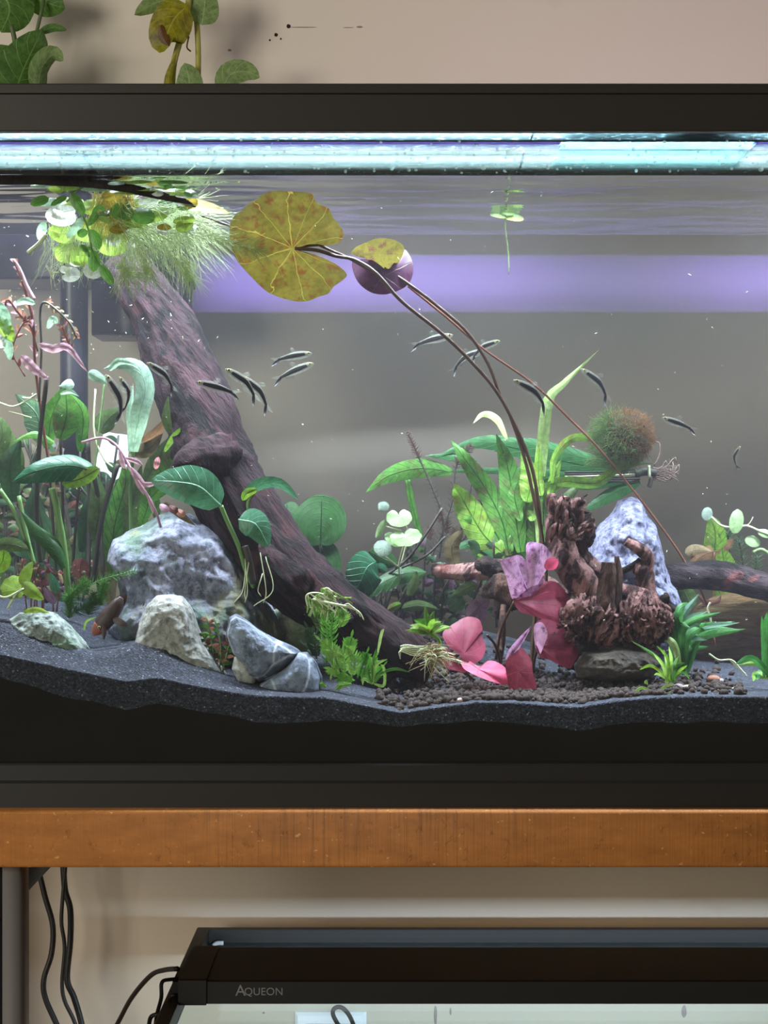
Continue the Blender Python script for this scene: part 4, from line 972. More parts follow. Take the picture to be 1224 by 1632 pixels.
for k in range(620):
    u = random.random()
    a = at(random.uniform(170, 300), random.uniform(322, 372), random.uniform(.03, .11))
    ang = random.gauss(-.5, .62)      # radians below horizontal, towards the right
    d = Vector((math.cos(ang), random.uniform(-.25, .25), math.sin(ang)))
    strand_tube(mbr, a, d, wpx(random.uniform(50, 125), .07), .00028, -.05, 7, 3, .12)
for cx, cy, ang, L_, nn in ((318, 372, -.30, 130, 110), (270, 400, -.9, 70, 90), (220, 380, -1.3, 75, 120), (195, 400, -1.5, 60, 70), (310, 350, -.6, 70, 70), (120, 370, -1.9, 60, 60), (290, 405, -1.15, 60, 70), (185, 420, -.6, 50, 70)):
    base = at(cx, cy, .035); dd = Vector((math.cos(ang), 0, math.sin(ang)))
    for k in range(nn):
        t = random.random()
        a = base + dd * wpx(L_, .04) * t * .8 + Vector((0, random.uniform(-.008, .008), 0))
        sp = random.choice((-1, 1)) * random.uniform(.15, .7)
        d = Matrix.Rotation(sp, 3, 'Y') @ dd + Vector((0, random.uniform(-.5, .5), 0))
        strand_tube(mbr, a, d, wpx(random.uniform(18, 46), .04), .00022, -.02, 5, 3, .1)
for k in range(240):
    a = at(random.uniform(150, 210), random.uniform(300, 340), random.uniform(.03, .07))
    strand_tube(mby, a, Vector((random.uniform(-.6, .8), random.uniform(-.3, .3), -1)), wpx(random.uniform(30, 70), .05), .0003, 0, 6, 3, .15)
for k in range(200):
    a = at(random.uniform(70, 220), random.uniform(340, 400), random.uniform(.04, .07))
    strand_tube(mbr, a, Vector((random.uniform(-.6, .6), random.uniform(-.3, .3), -1)), wpx(random.uniform(30, 75), .05), .0002, 0, 6, 3, .2)
tag(mbr.build('feathery_roots', M_HAIR, fl), kind='stuff'); tag(mby.build('yellow_roots', M_HAIRY, fl), kind='stuff')
ov = thing('floating_stem_plant', 'sprig with small oval dark green leaves hanging in front of the frogbit raft', 'plant', at(130, 340, .03))
stem(ov, [(106, 322, .03), (122, 305, .03), (135, 296, .03)], 1.6, M_ST_G, .03)
stem(ov, [(112, 312, .03), (132, 345, .03), (142, 370, .03), (146, 395, .03), (160, 425, .03)], 1.8, M_ST_G, .03)
for pp, w, mt in (([(78, 316), (64, 320), (48, 326)], 8, L_OVAL), ([(100, 306), (88, 302), (76, 300)], 5, L_FLOAT), ([(112, 308), (122, 322), (134, 344)], 9, L_OVAL), ([(106, 314), (96, 318), (80, 328)], 5, L_OVAL), ([(132, 346), (122, 362), (106, 380)], 7, L_MINT), ([(140, 360), (150, 346), (152, 336)], 6, L_OVAL),
                  ([(142, 366), (152, 380), (158, 398)], 9, L_OVAL), ([(140, 368), (130, 372), (124, 376)], 7, L_OVAL), ([(146, 396), (138, 396), (128, 390)], 4, L_OVAL), ([(146, 398), (150, 414), (148, 434)], 10, L_OVAL), ([(160, 422), (168, 436), (181, 454)], 8, L_OVAL), ([(140, 400), (134, 396), (128, 390)], 5, L_OVAL), ([(146, 340), (158, 330), (168, 336)], 4, L_OVAL), ([(142, 410), (140, 404), (130, 392)], 3.5, L_OVAL)):
    leaf(ov, pp, w, mt, 'oval', .028, fold=.25, nseg=8)

# ---------------------------------------------------------------- generic plants
def needles(parent, pp, Y, L, mat, dens=1.0, r=.00022, per=7, name='needles', droop=0.0, spread=1.0, taper=.6):
    p = path(pp, Y, int(26 * dens)); mb = MB()
    for i, q in enumerate(p):
        tg = (p[min(i + 1, len(p) - 1)] - p[max(i - 1, 0)]).normalized(); a0 = random.random() * 6
        a = tg.orthogonal().normalized(); b = tg.cross(a); t = i / (len(p) - 1)
        for k in range(per):
            an = a0 + 2 * PI * k / per
            d = (a * math.cos(an) + b * math.sin(an)) * spread + tg * .55 + Vector((0, 0, -droop))
            strand_tube(mb, q, d, wpx(L, Y) * random.uniform(.7, 1.1) * lerp(1, taper, t), r, .03, 3, 3, .12)
    return tag(mb.build(name, mat, parent), kind='stuff')
def rosette(parent, cx, cy, Y, n, L, w, mats, a0, a1, shape='lance', bend=.3, **kw):
    for k in range(n):
        an = math.radians(lerp(a0, a1, (k + random.uniform(.2, .8)) / n)); l = L * random.uniform(.7, 1.1)
        dx, dy = math.cos(an) * l, -math.sin(an) * l; y2 = Y + random.uniform(-.02, .02)
        s = 1 if dx > 0 else -1
        leaf(parent, [(cx, cy, Y), (cx + dx * .5, cy + dy * .62, lerp(Y, y2, .5)), (cx + dx * (1 + bend * .3), cy + dy * (1 - bend * abs(math.cos(an))), y2)], w * random.uniform(.8, 1.15), random.choice(mats), shape, Y, roll=random.uniform(-.6, .6), **kw)
def stemplant(parent, pp, Y, n, L, w, mats, stm, r=1.6, t0=.15, shape='lance', up=.5):
    p = path(pp, Y, 40); stem(parent, pp, r, stm, Y)
    for k in range(n):
        t = lerp(t0, 1, (k + .5) / n); q = p[int(t * 40)]; tg = (p[min(40, int(t * 40) + 1)] - p[max(0, int(t * 40) - 1)]).normalized()
        sd = Vector((-tg.z, random.uniform(-.6, .6), tg.x)) * (1 if k % 2 else -1)
        d = (sd + tg * up).normalized(); l = wpx(L, Y) * random.uniform(.7, 1.1) * lerp(1.1, .7, t)
        mb = MB(); ribbon(mb, [q, q + d * l * .5 + tg * l * .06, q + d * l + Vector((0, 0, -.12 * l))], wpx(w, Y), shape, random.uniform(-.5, .5), .3, nseg=8)
        mb.build('leaf', random.choice(mats), parent)

# ---------------------------------------------------------------- anubias on the trunk and around it
M_RIB = m_plain('midrib_green', '#74ab8e', .4)
an = thing('anubias', 'broad-leaved anubias tied to the trunk, its two pale leaves over the rocks', 'plant', at(410, 900, .07))
lf = leaf(an, [(352, 806, .06), (318, 776, .055), (280, 768, .055), (240, 766, .06)], 32, L_ANU, 'ovate', .055, fold=.22, ruff=.04, nseg=18, m=8, roll=.15)
midrib(lf, an, [(352, 806, .06), (318, 776, .055), (280, 768, .055), (246, 766, .06)], .055, 1.6, M_RIB)
stem(an, [(352, 806, .06), (362, 830, .062), (380, 870, .065), (392, 910, .07), (404, 935, .08)], 4, M_ST_G, .065)
lf = leaf(an, [(380, 828, .062), (408, 836, .058), (428, 872, .06)], 24, L_ANU, 'ovate', .06, fold=.25, nseg=16, m=8, roll=-.2)
midrib(lf, an, [(380, 828, .062), (408, 836, .058), (427, 868, .06)], .06, 1.3, M_RIB)
leaf(an, [(388, 798, .07), (410, 776, .07), (445, 772, .07), (476, 797, .075)], 11, L_ANU, 'ovate', .07, fold=.5, roll=.5)
leaf(an, [(386, 798, .068), (394, 786, .066), (410, 780, .066)], 7, L_LIME, 'oval', .066, fold=.4)
stem(an, [(398, 822, .07), (396, 800, .07), (408, 780, .07)], 3.5, M_ST_G, .07)
stem(an, [(390, 870, .066), (396, 890, .066), (404, 930, .07)], 6, M_ST_D, .066, 'rhizome')
for k in range(6):
    x = random.uniform(385, 425); stem(an, [(x, random.uniform(880, 930), .065), (x + random.uniform(-14, 14), 940, .06), (x + random.uniform(-20, 20), random.uniform(950, 968), .065)], .8, M_ST_P, .065, 'root', 4)
an2 = thing('anubias', 'dark round-leaved anubias spreading behind the lower trunk', 'plant', on_sand(560, .2))
for c, rx, ry, rot, mt, Y, nt in (((511, 830), 41, 42, 0, L_ANUD, .17, None), ((509, 896), 35, 37, 0, L_ANUD, .165, None), ((456, 832), 20, 34, 20, L_ANUD, .19, None)):
    lf = disc(an2, (c[0], c[1] + ry * .8, Y), round_outline(c[0], c[1], rx, ry, rot, 270, 44, notch_w=.06, depth=.12), L_ANUD, dome=.15, tilt=(.1, .2), noisea=.06)
    midrib(lf, an2, [(c[0], c[1] + ry * .96), (c[0] + 1, c[1]), (c[0] + 2, c[1] - ry * .9)], Y - .001, 1.6, L_DARK)
leaf(an2, [(600, 895, .155), (585, 905, .15), (570, 935, .15), (545, 958, .155)], 30, L_ANUT, 'ovate', .15, fold=.2, nseg=16, m=8)
leaf(an2, [(588, 878, .19), (610, 890, .19), (634, 900, .19)], 17, L_ANUD, 'ovate', .19, fold=.2)
leaf(an2, [(680, 912, .2), (640, 915, .19), (600, 935, .18), (575, 955, .175)], 15, L_ANUD, 'ovate', .18, fold=.35, roll=.4, nseg=14)
leaf(an2, [(596, 912, .16), (606, 905, .158), (616, 912, .158)], 8, L_ANUT, 'oval', .158)
stem(an2, [(510, 868, .17), (520, 920, .18), (550, 1000, .2)], 3, M_ST_D, .18); stem(an2, [(509, 932, .165), (530, 970, .18), (555, 1010, .2)], 3, M_ST_D, .18)
for k in range(16):
    x = random.uniform(585, 680); stem(an2, [(x, random.uniform(915, 950), .2), (x - random.uniform(-6, 30), 975, .2), (x - random.uniform(10, 50), 1010, .2)], random.uniform(1.2, 2.6), M_ST_D, .2)
an3 = thing('anubias', 'large dark teal anubias leaf with a yellow tip on a thick stalk at the left', 'plant', on_sand(110, .12))
lf = leaf(an3, [(152, 752, .10), (110, 742, .095), (60, 750, .09), (20, 768, .095)], 23, L_ANUT, 'ovate', .09, fold=.5, nseg=18, m=8, roll=.35, ruff=.04)
midrib(lf, an3, [(152, 752, .10), (110, 742, .095), (60, 750, .09), (24, 766, .095)], .09, 1.5, L_DARK)
leaf(an3, [(98, 772, .098), (130, 762, .096), (158, 746, .096)], 13, L_LIME, 'oval', .095, fold=.4)
stem(an3, [(82, 778, .10), (88, 800, .10), (100, 860, .105), (107, 925, .11), (108, 960, .12)], 5.5, M_ST_G, .10)
leaf(an3, [(104, 905, .10), (86, 870, .098), (58, 845, .098), (32, 812, .10)], 14, L_ANUD, 'lance', .10, fold=.4, roll=.4)
stem(an3, [(30, 790, .12), (42, 850, .12), (55, 900, .12)], 3.5, M_ST_G, .12); stem(an3, [(0, 780, .12), (25, 820, .12), (50, 890, .12)], 3.5, M_ST_G, .12)
leaf(an3, [(-10, 870, .11), (20, 868, .11), (46, 876, .112)], 12, L_OLIVE, 'ovate', .11, fold=.2)

# ---------------------------------------------------------------- thicket at the left
jf = thing('java_fern', 'left java fern with upright broad green blades beside the intake tube', 'plant', on_sand(90, .2))
for pp, w, mt, rl in (([(75, 715, .17), (84, 660, .165), (106, 612, .165)], 17, L_GREEN, .5), ([(96, 700, .16), (106, 660, .155), (104, 618, .155)], 22, L_GREEN, -.1), ([(128, 720, .17), (132, 660, .165), (110, 625, .16)], 12, L_GREEN, .4), ([(66, 705, .18), (58, 660, .18), (24, 628, .185)], 24, L_DARK, 0),
                      ([(86, 706, .155), (56, 692, .15), (20, 704, .15)], 7, L_GREEN, .5), ([(22, 770, .17), (14, 720, .165), (-12, 650, .165)], 22, L_OLIVE, 0), ([(20, 800, .16), (16, 740, .15), (34, 700, .15)], 18, L_DARK, 0), ([(-10, 740, .15), (4, 690, .15), (-6, 660, .15)], 16, L_OLIVE, .2),
                      ([(118, 615, .15), (108, 612, .148), (94, 616, .15)], 9, L_MINT, .3), ([(96, 628, .148), (112, 624, .147), (126, 632, .148)], 4, L_MINT, .3)):
    leaf(jf, pp, w, mt, 'lance', .16, fold=.25, roll=rl, ruff=.05)
for pp in ([(75, 715, .17), (82, 800, .18), (92, 950, .2)], [(96, 700, .16), (100, 800, .18), (100, 950, .2)], [(128, 720, .17), (122, 820, .18), (112, 950, .2)]): stem(jf, pp, 2.4, M_ST_D, .18)
rt = thing('red_stem_plant', 'tall reddish stem plant with pink spiky tip and drooping orange tips, left edge', 'plant', on_sand(75, .18))
stemplant(rt, [(78, 740, .15), (66, 660, .14), (56, 580, .13), (52, 510, .12), (36, 450, .11), (22, 413, .11)], .13, 20, 16, 2.6, [L_SALM, L_PINK], M_ST_R, 2.4, .35, up=1.6)
stem(rt, [(54, 478, .11), (42, 455, .11), (32, 430, .11), (22, 413, .11)], 4.5, M_ST_PK, .11, 'pink_tip', taper=.4)
stemplant(rt, [(62, 640, .13), (66, 560, .125), (64, 500, .12), (70, 482, .115), (88, 492, .112), (112, 516, .11), (122, 538, .11)], .115, 18, 14, 3, [L_SALM, L_TAN], M_ST_D, 2.0, .5, up=1.2)
stemplant(rt, [(60, 560, .125), (48, 520, .12), (30, 500, .115), (12, 478, .11), (6, 500, .11)], .115, 16, 18, 3, [L_SALM, L_PINK], M_ST_R, 1.6, .1, up=1.3)
stemplant(rt, [(40, 600, .12), (20, 560, .12), (34, 520, .118), (46, 510, .116)], .118, 10, 18, 3, [L_SALM, L_RED], M_ST_R, 1.4, .1, up=1.3)
stemplant(rt, [(118, 560, .11), (106, 540, .11), (98, 520, .11)], .11, 10, 14, 2.6, [L_SALM], M_ST_R, 1.4, .1, up=1.2)
for x0, y0, x1, y1, w in ((24, 485, 56, 484, 6), (92, 515, 76, 524, 6)): leaf(rt, [(x0, y0, .105), ((x0 + x1) / 2, y0 - 6, .104), (x1, y1, .105)], w, L_MINT, 'oval', .105)
leaf(rt, [(60, 548, .10), (84, 556, .10), (108, 554, .10), (140, 594, .10)], 7, L_PINK, 'ovate', .10, ruff=.3, fold=.3)
leaf(rt, [(34, 566, .10), (50, 584, .10), (78, 606, .10)], 8, L_PINK, 'ovate', .10, ruff=.3, fold=.3)
stem(rt, [(75, 600, .11), (62, 720, .13), (60, 850, .16), (75, 960, .18)], 4, M_ST_D, .14)
wl = thing('blurred_leaf_sprig', 'whitish green sprig drifting close to the glass at the left edge', 'plant', at(5, 540, .015))
for pp, w, mt in (([(-12, 480), (4, 505), (14, 535)], 13, L_MINT), ([(-6, 500), (10, 525), (22, 545)], 11, L_FLOAT), ([(8, 535), (14, 555), (16, 575)], 8, L_MINT), ([(-14, 530), (0, 545), (10, 548)], 10, L_FLOATW)): leaf(wl, pp, w, mt, 'ovate', .016, fold=.3, ruff=.15)
cr = thing('crypt', 'bushy crypt with long olive blades between the card and the big rock', 'plant', on_sand(200, .22))
for pp, w, mt, rl in (([(178, 915, .2), (182, 840, .19), (200, 770, .19), (196, 735, .19)], 17, L_GREEN, .2), ([(205, 860, .2), (212, 800, .19), (226, 740, .185)], 18, L_OLIVE, .1), ([(225, 840, .19), (236, 800, .18), (228, 760, .18)], 12, L_GREEN, .4), ([(150, 860, .2), (158, 800, .195), (148, 745, .195)], 16, L_OLIVE, .2),
                      ([(235, 800, .17), (268, 760, .16), (282, 700, .155), (280, 680, .155)], 19, L_GREEN, .2), ([(230, 770, .17), (256, 730, .16), (278, 690, .155)], 16, L_OLIVE, 0), ([(262, 720, .14), (285, 690, .135), (318, 674, .135)], 6, L_LIME, .5), ([(226, 704, .15), (250, 690, .145), (271, 658, .145)], 9, L_BROWN, .5),
                      ([(208, 722, .155), (236, 716, .15), (260, 690, .145)], 12, L_BROWNG, .1), ([(160, 690, .19), (170, 670, .19), (196, 648, .19)], 17, L_OLIVE, .1), ([(180, 880, .21), (176, 820, .2), (190, 760, .2)], 14, L_DARK, .2), ([(250, 830, .19), (248, 800, .185), (240, 770, .18)], 8, L_GREEN, .2), ([(215, 880, .2), (226, 850, .195), (250, 830, .19)], 9, L_DARK, .4),
                      ([(272, 690, .14), (266, 665, .138), (268, 630, .138)], 8, L_OLIVE, .3), ([(130, 880, .21), (140, 820, .2), (148, 775, .2)], 13, L_DARK, .3)):
    leaf(cr, pp, w, mt, 'lance', .18, fold=.3, roll=rl, ruff=.06)
for pp in ([(148, 930, .2), (158, 850, .19), (172, 790, .18), (188, 740, .175)], [(140, 930, .2), (143, 800, .2), (140, 700, .19)], [(165, 930, .2), (160, 820, .2), (150, 760, .19), (144, 740, .19)]): stem(cr, pp, 4, M_ST_D, .19)
stem(cr, [(152, 620, .17), (150, 690, .17), (165, 730, .17), (180, 745, .17)], 1.6, M_ST_P, .17); stem(cr, [(150, 760, .17), (156, 700, .17), (168, 600, .17)], 1.6, M_ST_G, .17)
for pp in ([(0, 642), (20, 648), (40, 640), (58, 628)], [(14, 656), (30, 660), (50, 666)], [(36, 634), (50, 636), (62, 640)]): stem(cr, pp, 1.6, M_ST_P, .13, 'runner')
mint = thing('ribbon_plant', 'pale mint ribbon leaf bent over in front of the filter, left of the trunk', 'plant', on_sand(215, .17))
leaf(mint, [(212, 720, .14), (216, 690, .135), (224, 655, .13), (232, 620, .13), (222, 590, .13), (196, 580, .13), (165, 588, .13)], 15, L_MINT, 'strap', .13, fold=.2, nseg=20, roll=.1)
leaf(mint, [(210, 700, .145), (208, 660, .14), (212, 610, .14)], 7, L_MINT, 'lance', .14, roll=.3)
leaf(mint, [(140, 594, .13), (154, 600, .13), (172, 612, .13)], 9, L_MINT, 'ovate', .13, fold=.2)
leaf(mint, [(174, 590, .12), (190, 576, .12), (216, 580, .12)], 6, L_MINT, 'lance', .12, fold=.2)
stem(mint, [(212, 720, .14), (208, 800, .16), (212, 930, .17)], 3, M_ST_G, .15)
ps = thing('pink_stem_plant', 'pink-leaved stem arching right across the crypt towards the pale anubias leaf', 'plant', on_sand(245, .16))
stem(ps, [(130, 705, .10), (165, 698, .098), (190, 715, .095), (210, 750, .09), (232, 785, .088), (248, 815, .09), (256, 840, .1)], 2.2, M_ST_PK, .095)
for pp, w in (([(190, 718), (196, 740), (202, 748)], 4), ([(200, 730), (218, 735), (228, 742)], 4), ([(208, 745), (222, 765), (236, 778)], 6), ([(214, 752), (222, 772), (230, 790)], 5), ([(225, 770), (240, 772), (252, 766)], 4), ([(236, 790), (242, 806), (244, 820)], 4)): leaf(ps, pp, w, L_PINK, 'lance', .088, fold=.3)
leaf(ps, [(248, 748, .09), (250, 738, .088), (253, 728, .09)], 5, m_leaf('snail_pink', '#b0606a', '#c88088', '#e8d0cc', 3, vw=.15), 'oval', .09)
for k, (x, y) in enumerate(((262, 810), (276, 812), (288, 818))): leaf(ps, [(x - 8, y - 6, .1), (x, y, .095), (x + 8, y + 4, .095)], 6, (L_PINK, L_RED, L_SALM)[k], 'oval', .095)
leaf(ps, [(262, 800, .1), (290, 822, .098), (312, 838, .1)], 6, L_BROWNG, 'lance', .1, fold=.3)
bush = thing('dark_bush', 'dark tangled bush of olive and brown leaves filling the lower left background', 'plant', on_sand(60, .27))
for k in range(26):
    x = random.uniform(-20, 190); y = random.uniform(880, 940)
    pp = [(x, 960, .28), (x + random.uniform(-15, 15), y - 70, .28), (x + random.uniform(-35, 35), random.uniform(690, 800), .275)]
    stemplant(bush, pp, .275, 10, 38, 7, [L_OLIVE, L_DARK, L_DARK, L_BROWNG, L_RED], M_ST_D, 2.0, .1, 'lance', .6)
for k in range(14):
    x = random.uniform(-10, 240); y = random.uniform(870, 930)
    leaf(bush, [(x, y + 40, .24), (x + random.uniform(-16, 16), y - 40, .235), (x + random.uniform(-40, 40), y - random.uniform(80, 150), .23)], random.uniform(10, 17), random.choice([L_DARK, L_DARK, L_OLIVE, L_BROWNG]), 'lance', .24, fold=.3, roll=random.uniform(-.8, .8), ruff=.08)
bush2 = thing('dark_bush', 'low dark red and purple leaved bush at the foot of the thick stalk, lower left', 'plant', on_sand(80, .16))
for k in range(11):
    x = random.uniform(40, 120)
    stemplant(bush2, [(x, 975, .16), (x + random.uniform(-8, 8), 930, .155), (x + random.uniform(-18, 18), random.uniform(875, 915), .15)], .155, 7, 17, 4, [L_RED, L_PURP, L_BROWNG, L_DARK], M_ST_R, 1.3, .2, 'lance', .6)
leaf(bush2, [(90, 945, .13), (86, 930, .13), (80, 912, .13)], 8, L_ANUT, 'lance', .13); leaf(bush2, [(88, 962, .13), (78, 950, .13), (70, 935, .13)], 7, L_PURP, 'lance', .13)
leaf(bush2, [(130, 935, .15), (128, 905, .15), (132, 890, .15)], 14, L_RED, 'oval', .15); leaf(bush2, [(100, 930, .13), (96, 918, .13), (92, 914, .13)], 3, L_TAN, 'lance', .13)
pw = thing('pennywort', 'lime scalloped pennywort close to the sand at the lower left edge', 'plant', on_sand(10, .05))
disc(pw, (26, 940, .045), round_outline(22, 936, 22, 19, 0, 0, 44, .10, 9, .12, .5), L_PENNYL, dome=.2, tilt=(.2, .5), noisea=.08)
leaf(pw, [(36, 935, .044), (44, 915, .046), (52, 895, .05)], 11, L_PENNYL, 'ovate', .045, fold=.4, roll=.5)
leaf(pw, [(36, 928, .044), (50, 942, .042), (70, 956, .044)], 11, L_PENNYL, 'ovate', .045, fold=.4)
leaf(pw, [(-6, 912, .05), (4, 895, .05), (6, 876, .05)], 13, L_LIME, 'oval', .05, fold=.2)
stem(pw, [(-10, 946, .043), (10, 952, .042), (38, 938, .043)], 2.0, M_ST_P, .043); stem(pw, [(12, 970, .045), (22, 952, .043), (28, 944, .043)], 2.2, M_ST_P, .043)
M_HORN = m_hair('hornwort_green', '#4f8a3c', '#6aa24c', .4); M_HORND = m_hair('hornwort_dark', '#3c6a3c', '#4c7c46', .4)
hw = thing('hornwort', 'feathery bright green hornwort sprig beside the dark brown fish, in front of the big rock', 'plant', on_sand(150, .08))
for pp, L_, mt in (([(110, 960), (130, 940), (160, 925), (190, 916), (214, 910)], 20, M_HORN), ([(106, 965), (116, 945), (128, 935), (138, 925)], 20, M_HORN), ([(110, 985), (112, 965), (108, 950)], 18, M_HORN), ([(118, 975), (140, 965), (158, 958)], 18, M_HORND), ([(140, 980), (146, 960), (150, 945)], 18, M_HORND), ([(160, 965), (162, 945), (168, 930)], 18, M_HORN)):
    stem(hw, pp, 1.2, M_ST_G, .08); needles(hw, pp, .08, L_, mt, .8, .0003, 8)
ss = thing('grass_sprig', 'tiny pale curled blade in front of the dark fish', 'plant', at(135, 1000, .05))
leaf(ss, [(134, 1004), (138, 990), (154, 983)], 2, L_GRASSL, 'strap', .05)
# small plants among the rocks
rp = thing('red_stem_plant', 'small red-green stem plant between the pale wedge rock and the slate', 'plant', on_sand(350, .07))
for pp in ([(345, 1065), (336, 1020), (330, 985)], [(350, 1068), (352, 1030), (342, 985)], [(355, 1070), (362, 1040), (368, 1020)], [(342, 1060), (334, 1035), (322, 1010)], [(358, 1068), (350, 1045), (340, 1030)]):
    stemplant(rp, pp, .055, 10, 16, 3, [L_RED, L_OLIVE, L_SALM, L_GREEN], M_ST_G, 1.4, .15)
rp2 = thing('brown_sprig', 'thin brown-red sprig left of the pale wedge rock', 'plant', on_sand(235, .10))
for pp in ([(228, 1000), (226, 970), (216, 945)], [(236, 960), (226, 952), (212, 946)], [(232, 985), (240, 955), (234, 948)]): leaf(rp2, [(p[0], p[1], .10) for p in pp], 3.5, random.choice([L_BROWNG, L_RED, L_OLIVE]), 'lance', .10)
leaf(rp2, [(228, 1012, .09), (224, 990, .09), (230, 960, .09)], 6, L_OLIVE, 'lance', .09)

# ---------------------------------------------------------------- fern clump below the trunk
L_FERN = m_leaf('water_fern_leaf', '#62aa3c', '#80c054', None, trans=.4)
L_FERNL = m_leaf('water_fern_tip', '#86c454', '#a0d06a', None, trans=.4)
fc = thing('water_fern', 'bright green feathery water fern clump with pale curling roots below the trunk', 'plant', on_sand(545, .06))
def frond(parent, pp, w, mat, Y, n=13):
    p = path(pp, Y, 30); mb = MB()
    mb.tube(p, wpx(1.6, Y), 4)
    for k in range(n):
        t = (k + 1) / n; q = p[int(t * 29)]; tg = (p[min(30, int(t * 29) + 1)] - p[max(0, int(t * 29) - 1)]).normalized()
        for s in (-1, 1):
            d = (Vector((-tg.z * s, random.uniform(-.4, .2), tg.x * s)) + tg * .8).normalized(); l = wpx(w, Y) * math.sin(PI * (.15 + .8 * t)) * random.uniform(.8, 1.1)
            ribbon(mb, [q, q + d * l * .6, q + d * l + tg * l * .2], wpx(w * .11, Y), 'lance', random.uniform(-.4, .4), .2, nseg=5, m=2, ruff=.2)
    l = wpx(w * .7, Y); tg = (p[-1] - p[-3]).normalized(); ribbon(mb, [p[-1], p[-1] + tg * l], wpx(w * .12, Y), 'lance', nseg=5, m=2)
    return mb.build('frond', mat, parent)
for pp, w, mt, Y in (([(520, 1060), (522, 1010), (514, 975)], 16, L_FERN, .06), ([(530, 1050), (528, 1000), (535, 972)], 16, L_FERN, .058), ([(545, 1060), (555, 1035), (560, 1015)], 18, L_FERN, .05), ([(540, 1070), (530, 1040), (510, 1020)], 18, L_FERNL, .042), ([(550, 1075), (545, 1045), (520, 1040)], 16, L_FERNL, .042), ([(560, 1080), (565, 1050), (552, 1030)], 16, L_FERNL, .04),
                      ([(570, 1080), (580, 1055), (585, 1040)], 15, L_FERN, .05), ([(575, 1085), (590, 1065), (600, 1045)], 14, L_FERN, .048), ([(540, 1080), (530, 1065), (528, 1075)], 14, L_FERNL, .04), ([(560, 1090), (545, 1092), (536, 1098)], 8, L_FERNL, .035), ([(565, 1085), (548, 1080), (540, 1082)], 12, L_FERN, .04), ([(505, 1050), (500, 1020), (490, 1000)], 18, L_DARK, .075), ([(515, 1010), (505, 985), (492, 972)], 14, L_OLIVE, .07),
                      ([(540, 1000), (548, 985), (545, 968)], 13, L_FERNL, .055), ([(500, 980), (512, 968), (520, 960)], 12, L_FERN, .06), ([(520, 1095), (510, 1090), (500, 1096)], 7, L_FERNL, .035), ([(585, 1088), (600, 1075), (612, 1060)], 12, L_FERN, .045)):
    frond(fc, pp, w, mt, Y)
for k in range(26):
    x = random.uniform(488, 520); y = random.uniform(945, 970)
    stem(fc, [(x, y + 15, .055), (x + random.uniform(-6, 12), y - 8, .05), (x + random.uniform(5, 30), y + random.uniform(-14, 6), .048), (x + random.uniform(10, 45), y + random.uniform(0, 24), .05)], random.uniform(.9, 1.7), random.choice([M_ST_P, L_GRASSL]), .05, 'root', 4)
stem(fc, [(500, 955, .05), (530, 962, .046), (560, 968, .048)], 2.2, M_ST_P, .05, 'root')
for k in range(5): stem(fc, [(545, 966, .048), (555 + k * 4, 962 + k * 3, .047), (560 + k * 5, 968 + k * 5, .047)], .9, M_ST_P, .05, 'root', 4)
gt = thing('grass_tuft', 'small grass tuft with curling pale blades beside the fern clump', 'plant', on_sand(594, .045))
for pp in ([(594, 1088), (594, 1060), (600, 1032)], [(594, 1090), (600, 1060), (618, 1050)], [(596, 1090), (612, 1092), (612, 1066), (606, 1058)], [(598, 1088), (606, 1074), (630, 1066), (655, 1072)], [(592, 1090), (586, 1070), (588, 1058)], [(602, 1040), (608, 1010), (612, 1002)], [(594, 1088), (596, 1070), (592, 1050)], [(594, 1090), (580, 1082), (578, 1092)]): leaf(gt, [(p[0], p[1], .04) for p in pp], 2.4, random.choice([L_GRASSL, L_PALE, L_GREEN]), 'strap', .04, nseg=14)
M_ROOTP = m_plain('root_ochre', '#a8906c', .6)
rtuft = thing('rooted_cutting', 'uprooted lime green cutting with a mop of pale roots, left of the pink lotus', 'plant', on_sand(690, .06))
rosette(rtuft, 684, 1010, .055, 18, 36, 5, [L_LIME, L_PALE, L_GREEN], 15, 170, bend=.3)
leaf(rtuft, [(682, 1005, .055), (680, 985, .055), (677, 962, .055)], 5, L_GREEN, 'lance', .055)
for k in range(80):
    an_ = random.uniform(-.5, PI + .5); l = random.uniform(16, 46); x, y = random.gauss(690, 7), random.gauss(1046, 7); j1, j2 = random.uniform(-9, 9), random.uniform(-9, 9)
    stem(rtuft, [(x, y, .05), (x + math.cos(an_) * l * .4 + j1, y + math.sin(an_) * l * .35 - 4, random.uniform(.036, .05)), (x + math.cos(an_) * l + j2, min(1088, y + math.sin(an_) * l * .8 + abs(j1)), random.uniform(.036, .055))], random.uniform(.7, 1.6), random.choice([M_ST_P, M_ST_P, L_TAN, M_ROOTP]), .05, 'root', 4, taper=.4, seg=8)
for k in range(6): stem(rtuft, [(690, 1030, .05), (665, 1030 + k * 3, .048), (648 - k * 2, 1028 + k * 2, .05), (638, 1030 + k * 4, .052)], 1.1, M_ST_P, .05, 'root', 4)
stem(rtuft, [(684, 1010, .055), (700, 1020, .054), (702, 1045, .052)], 3, L_LIME, .055)

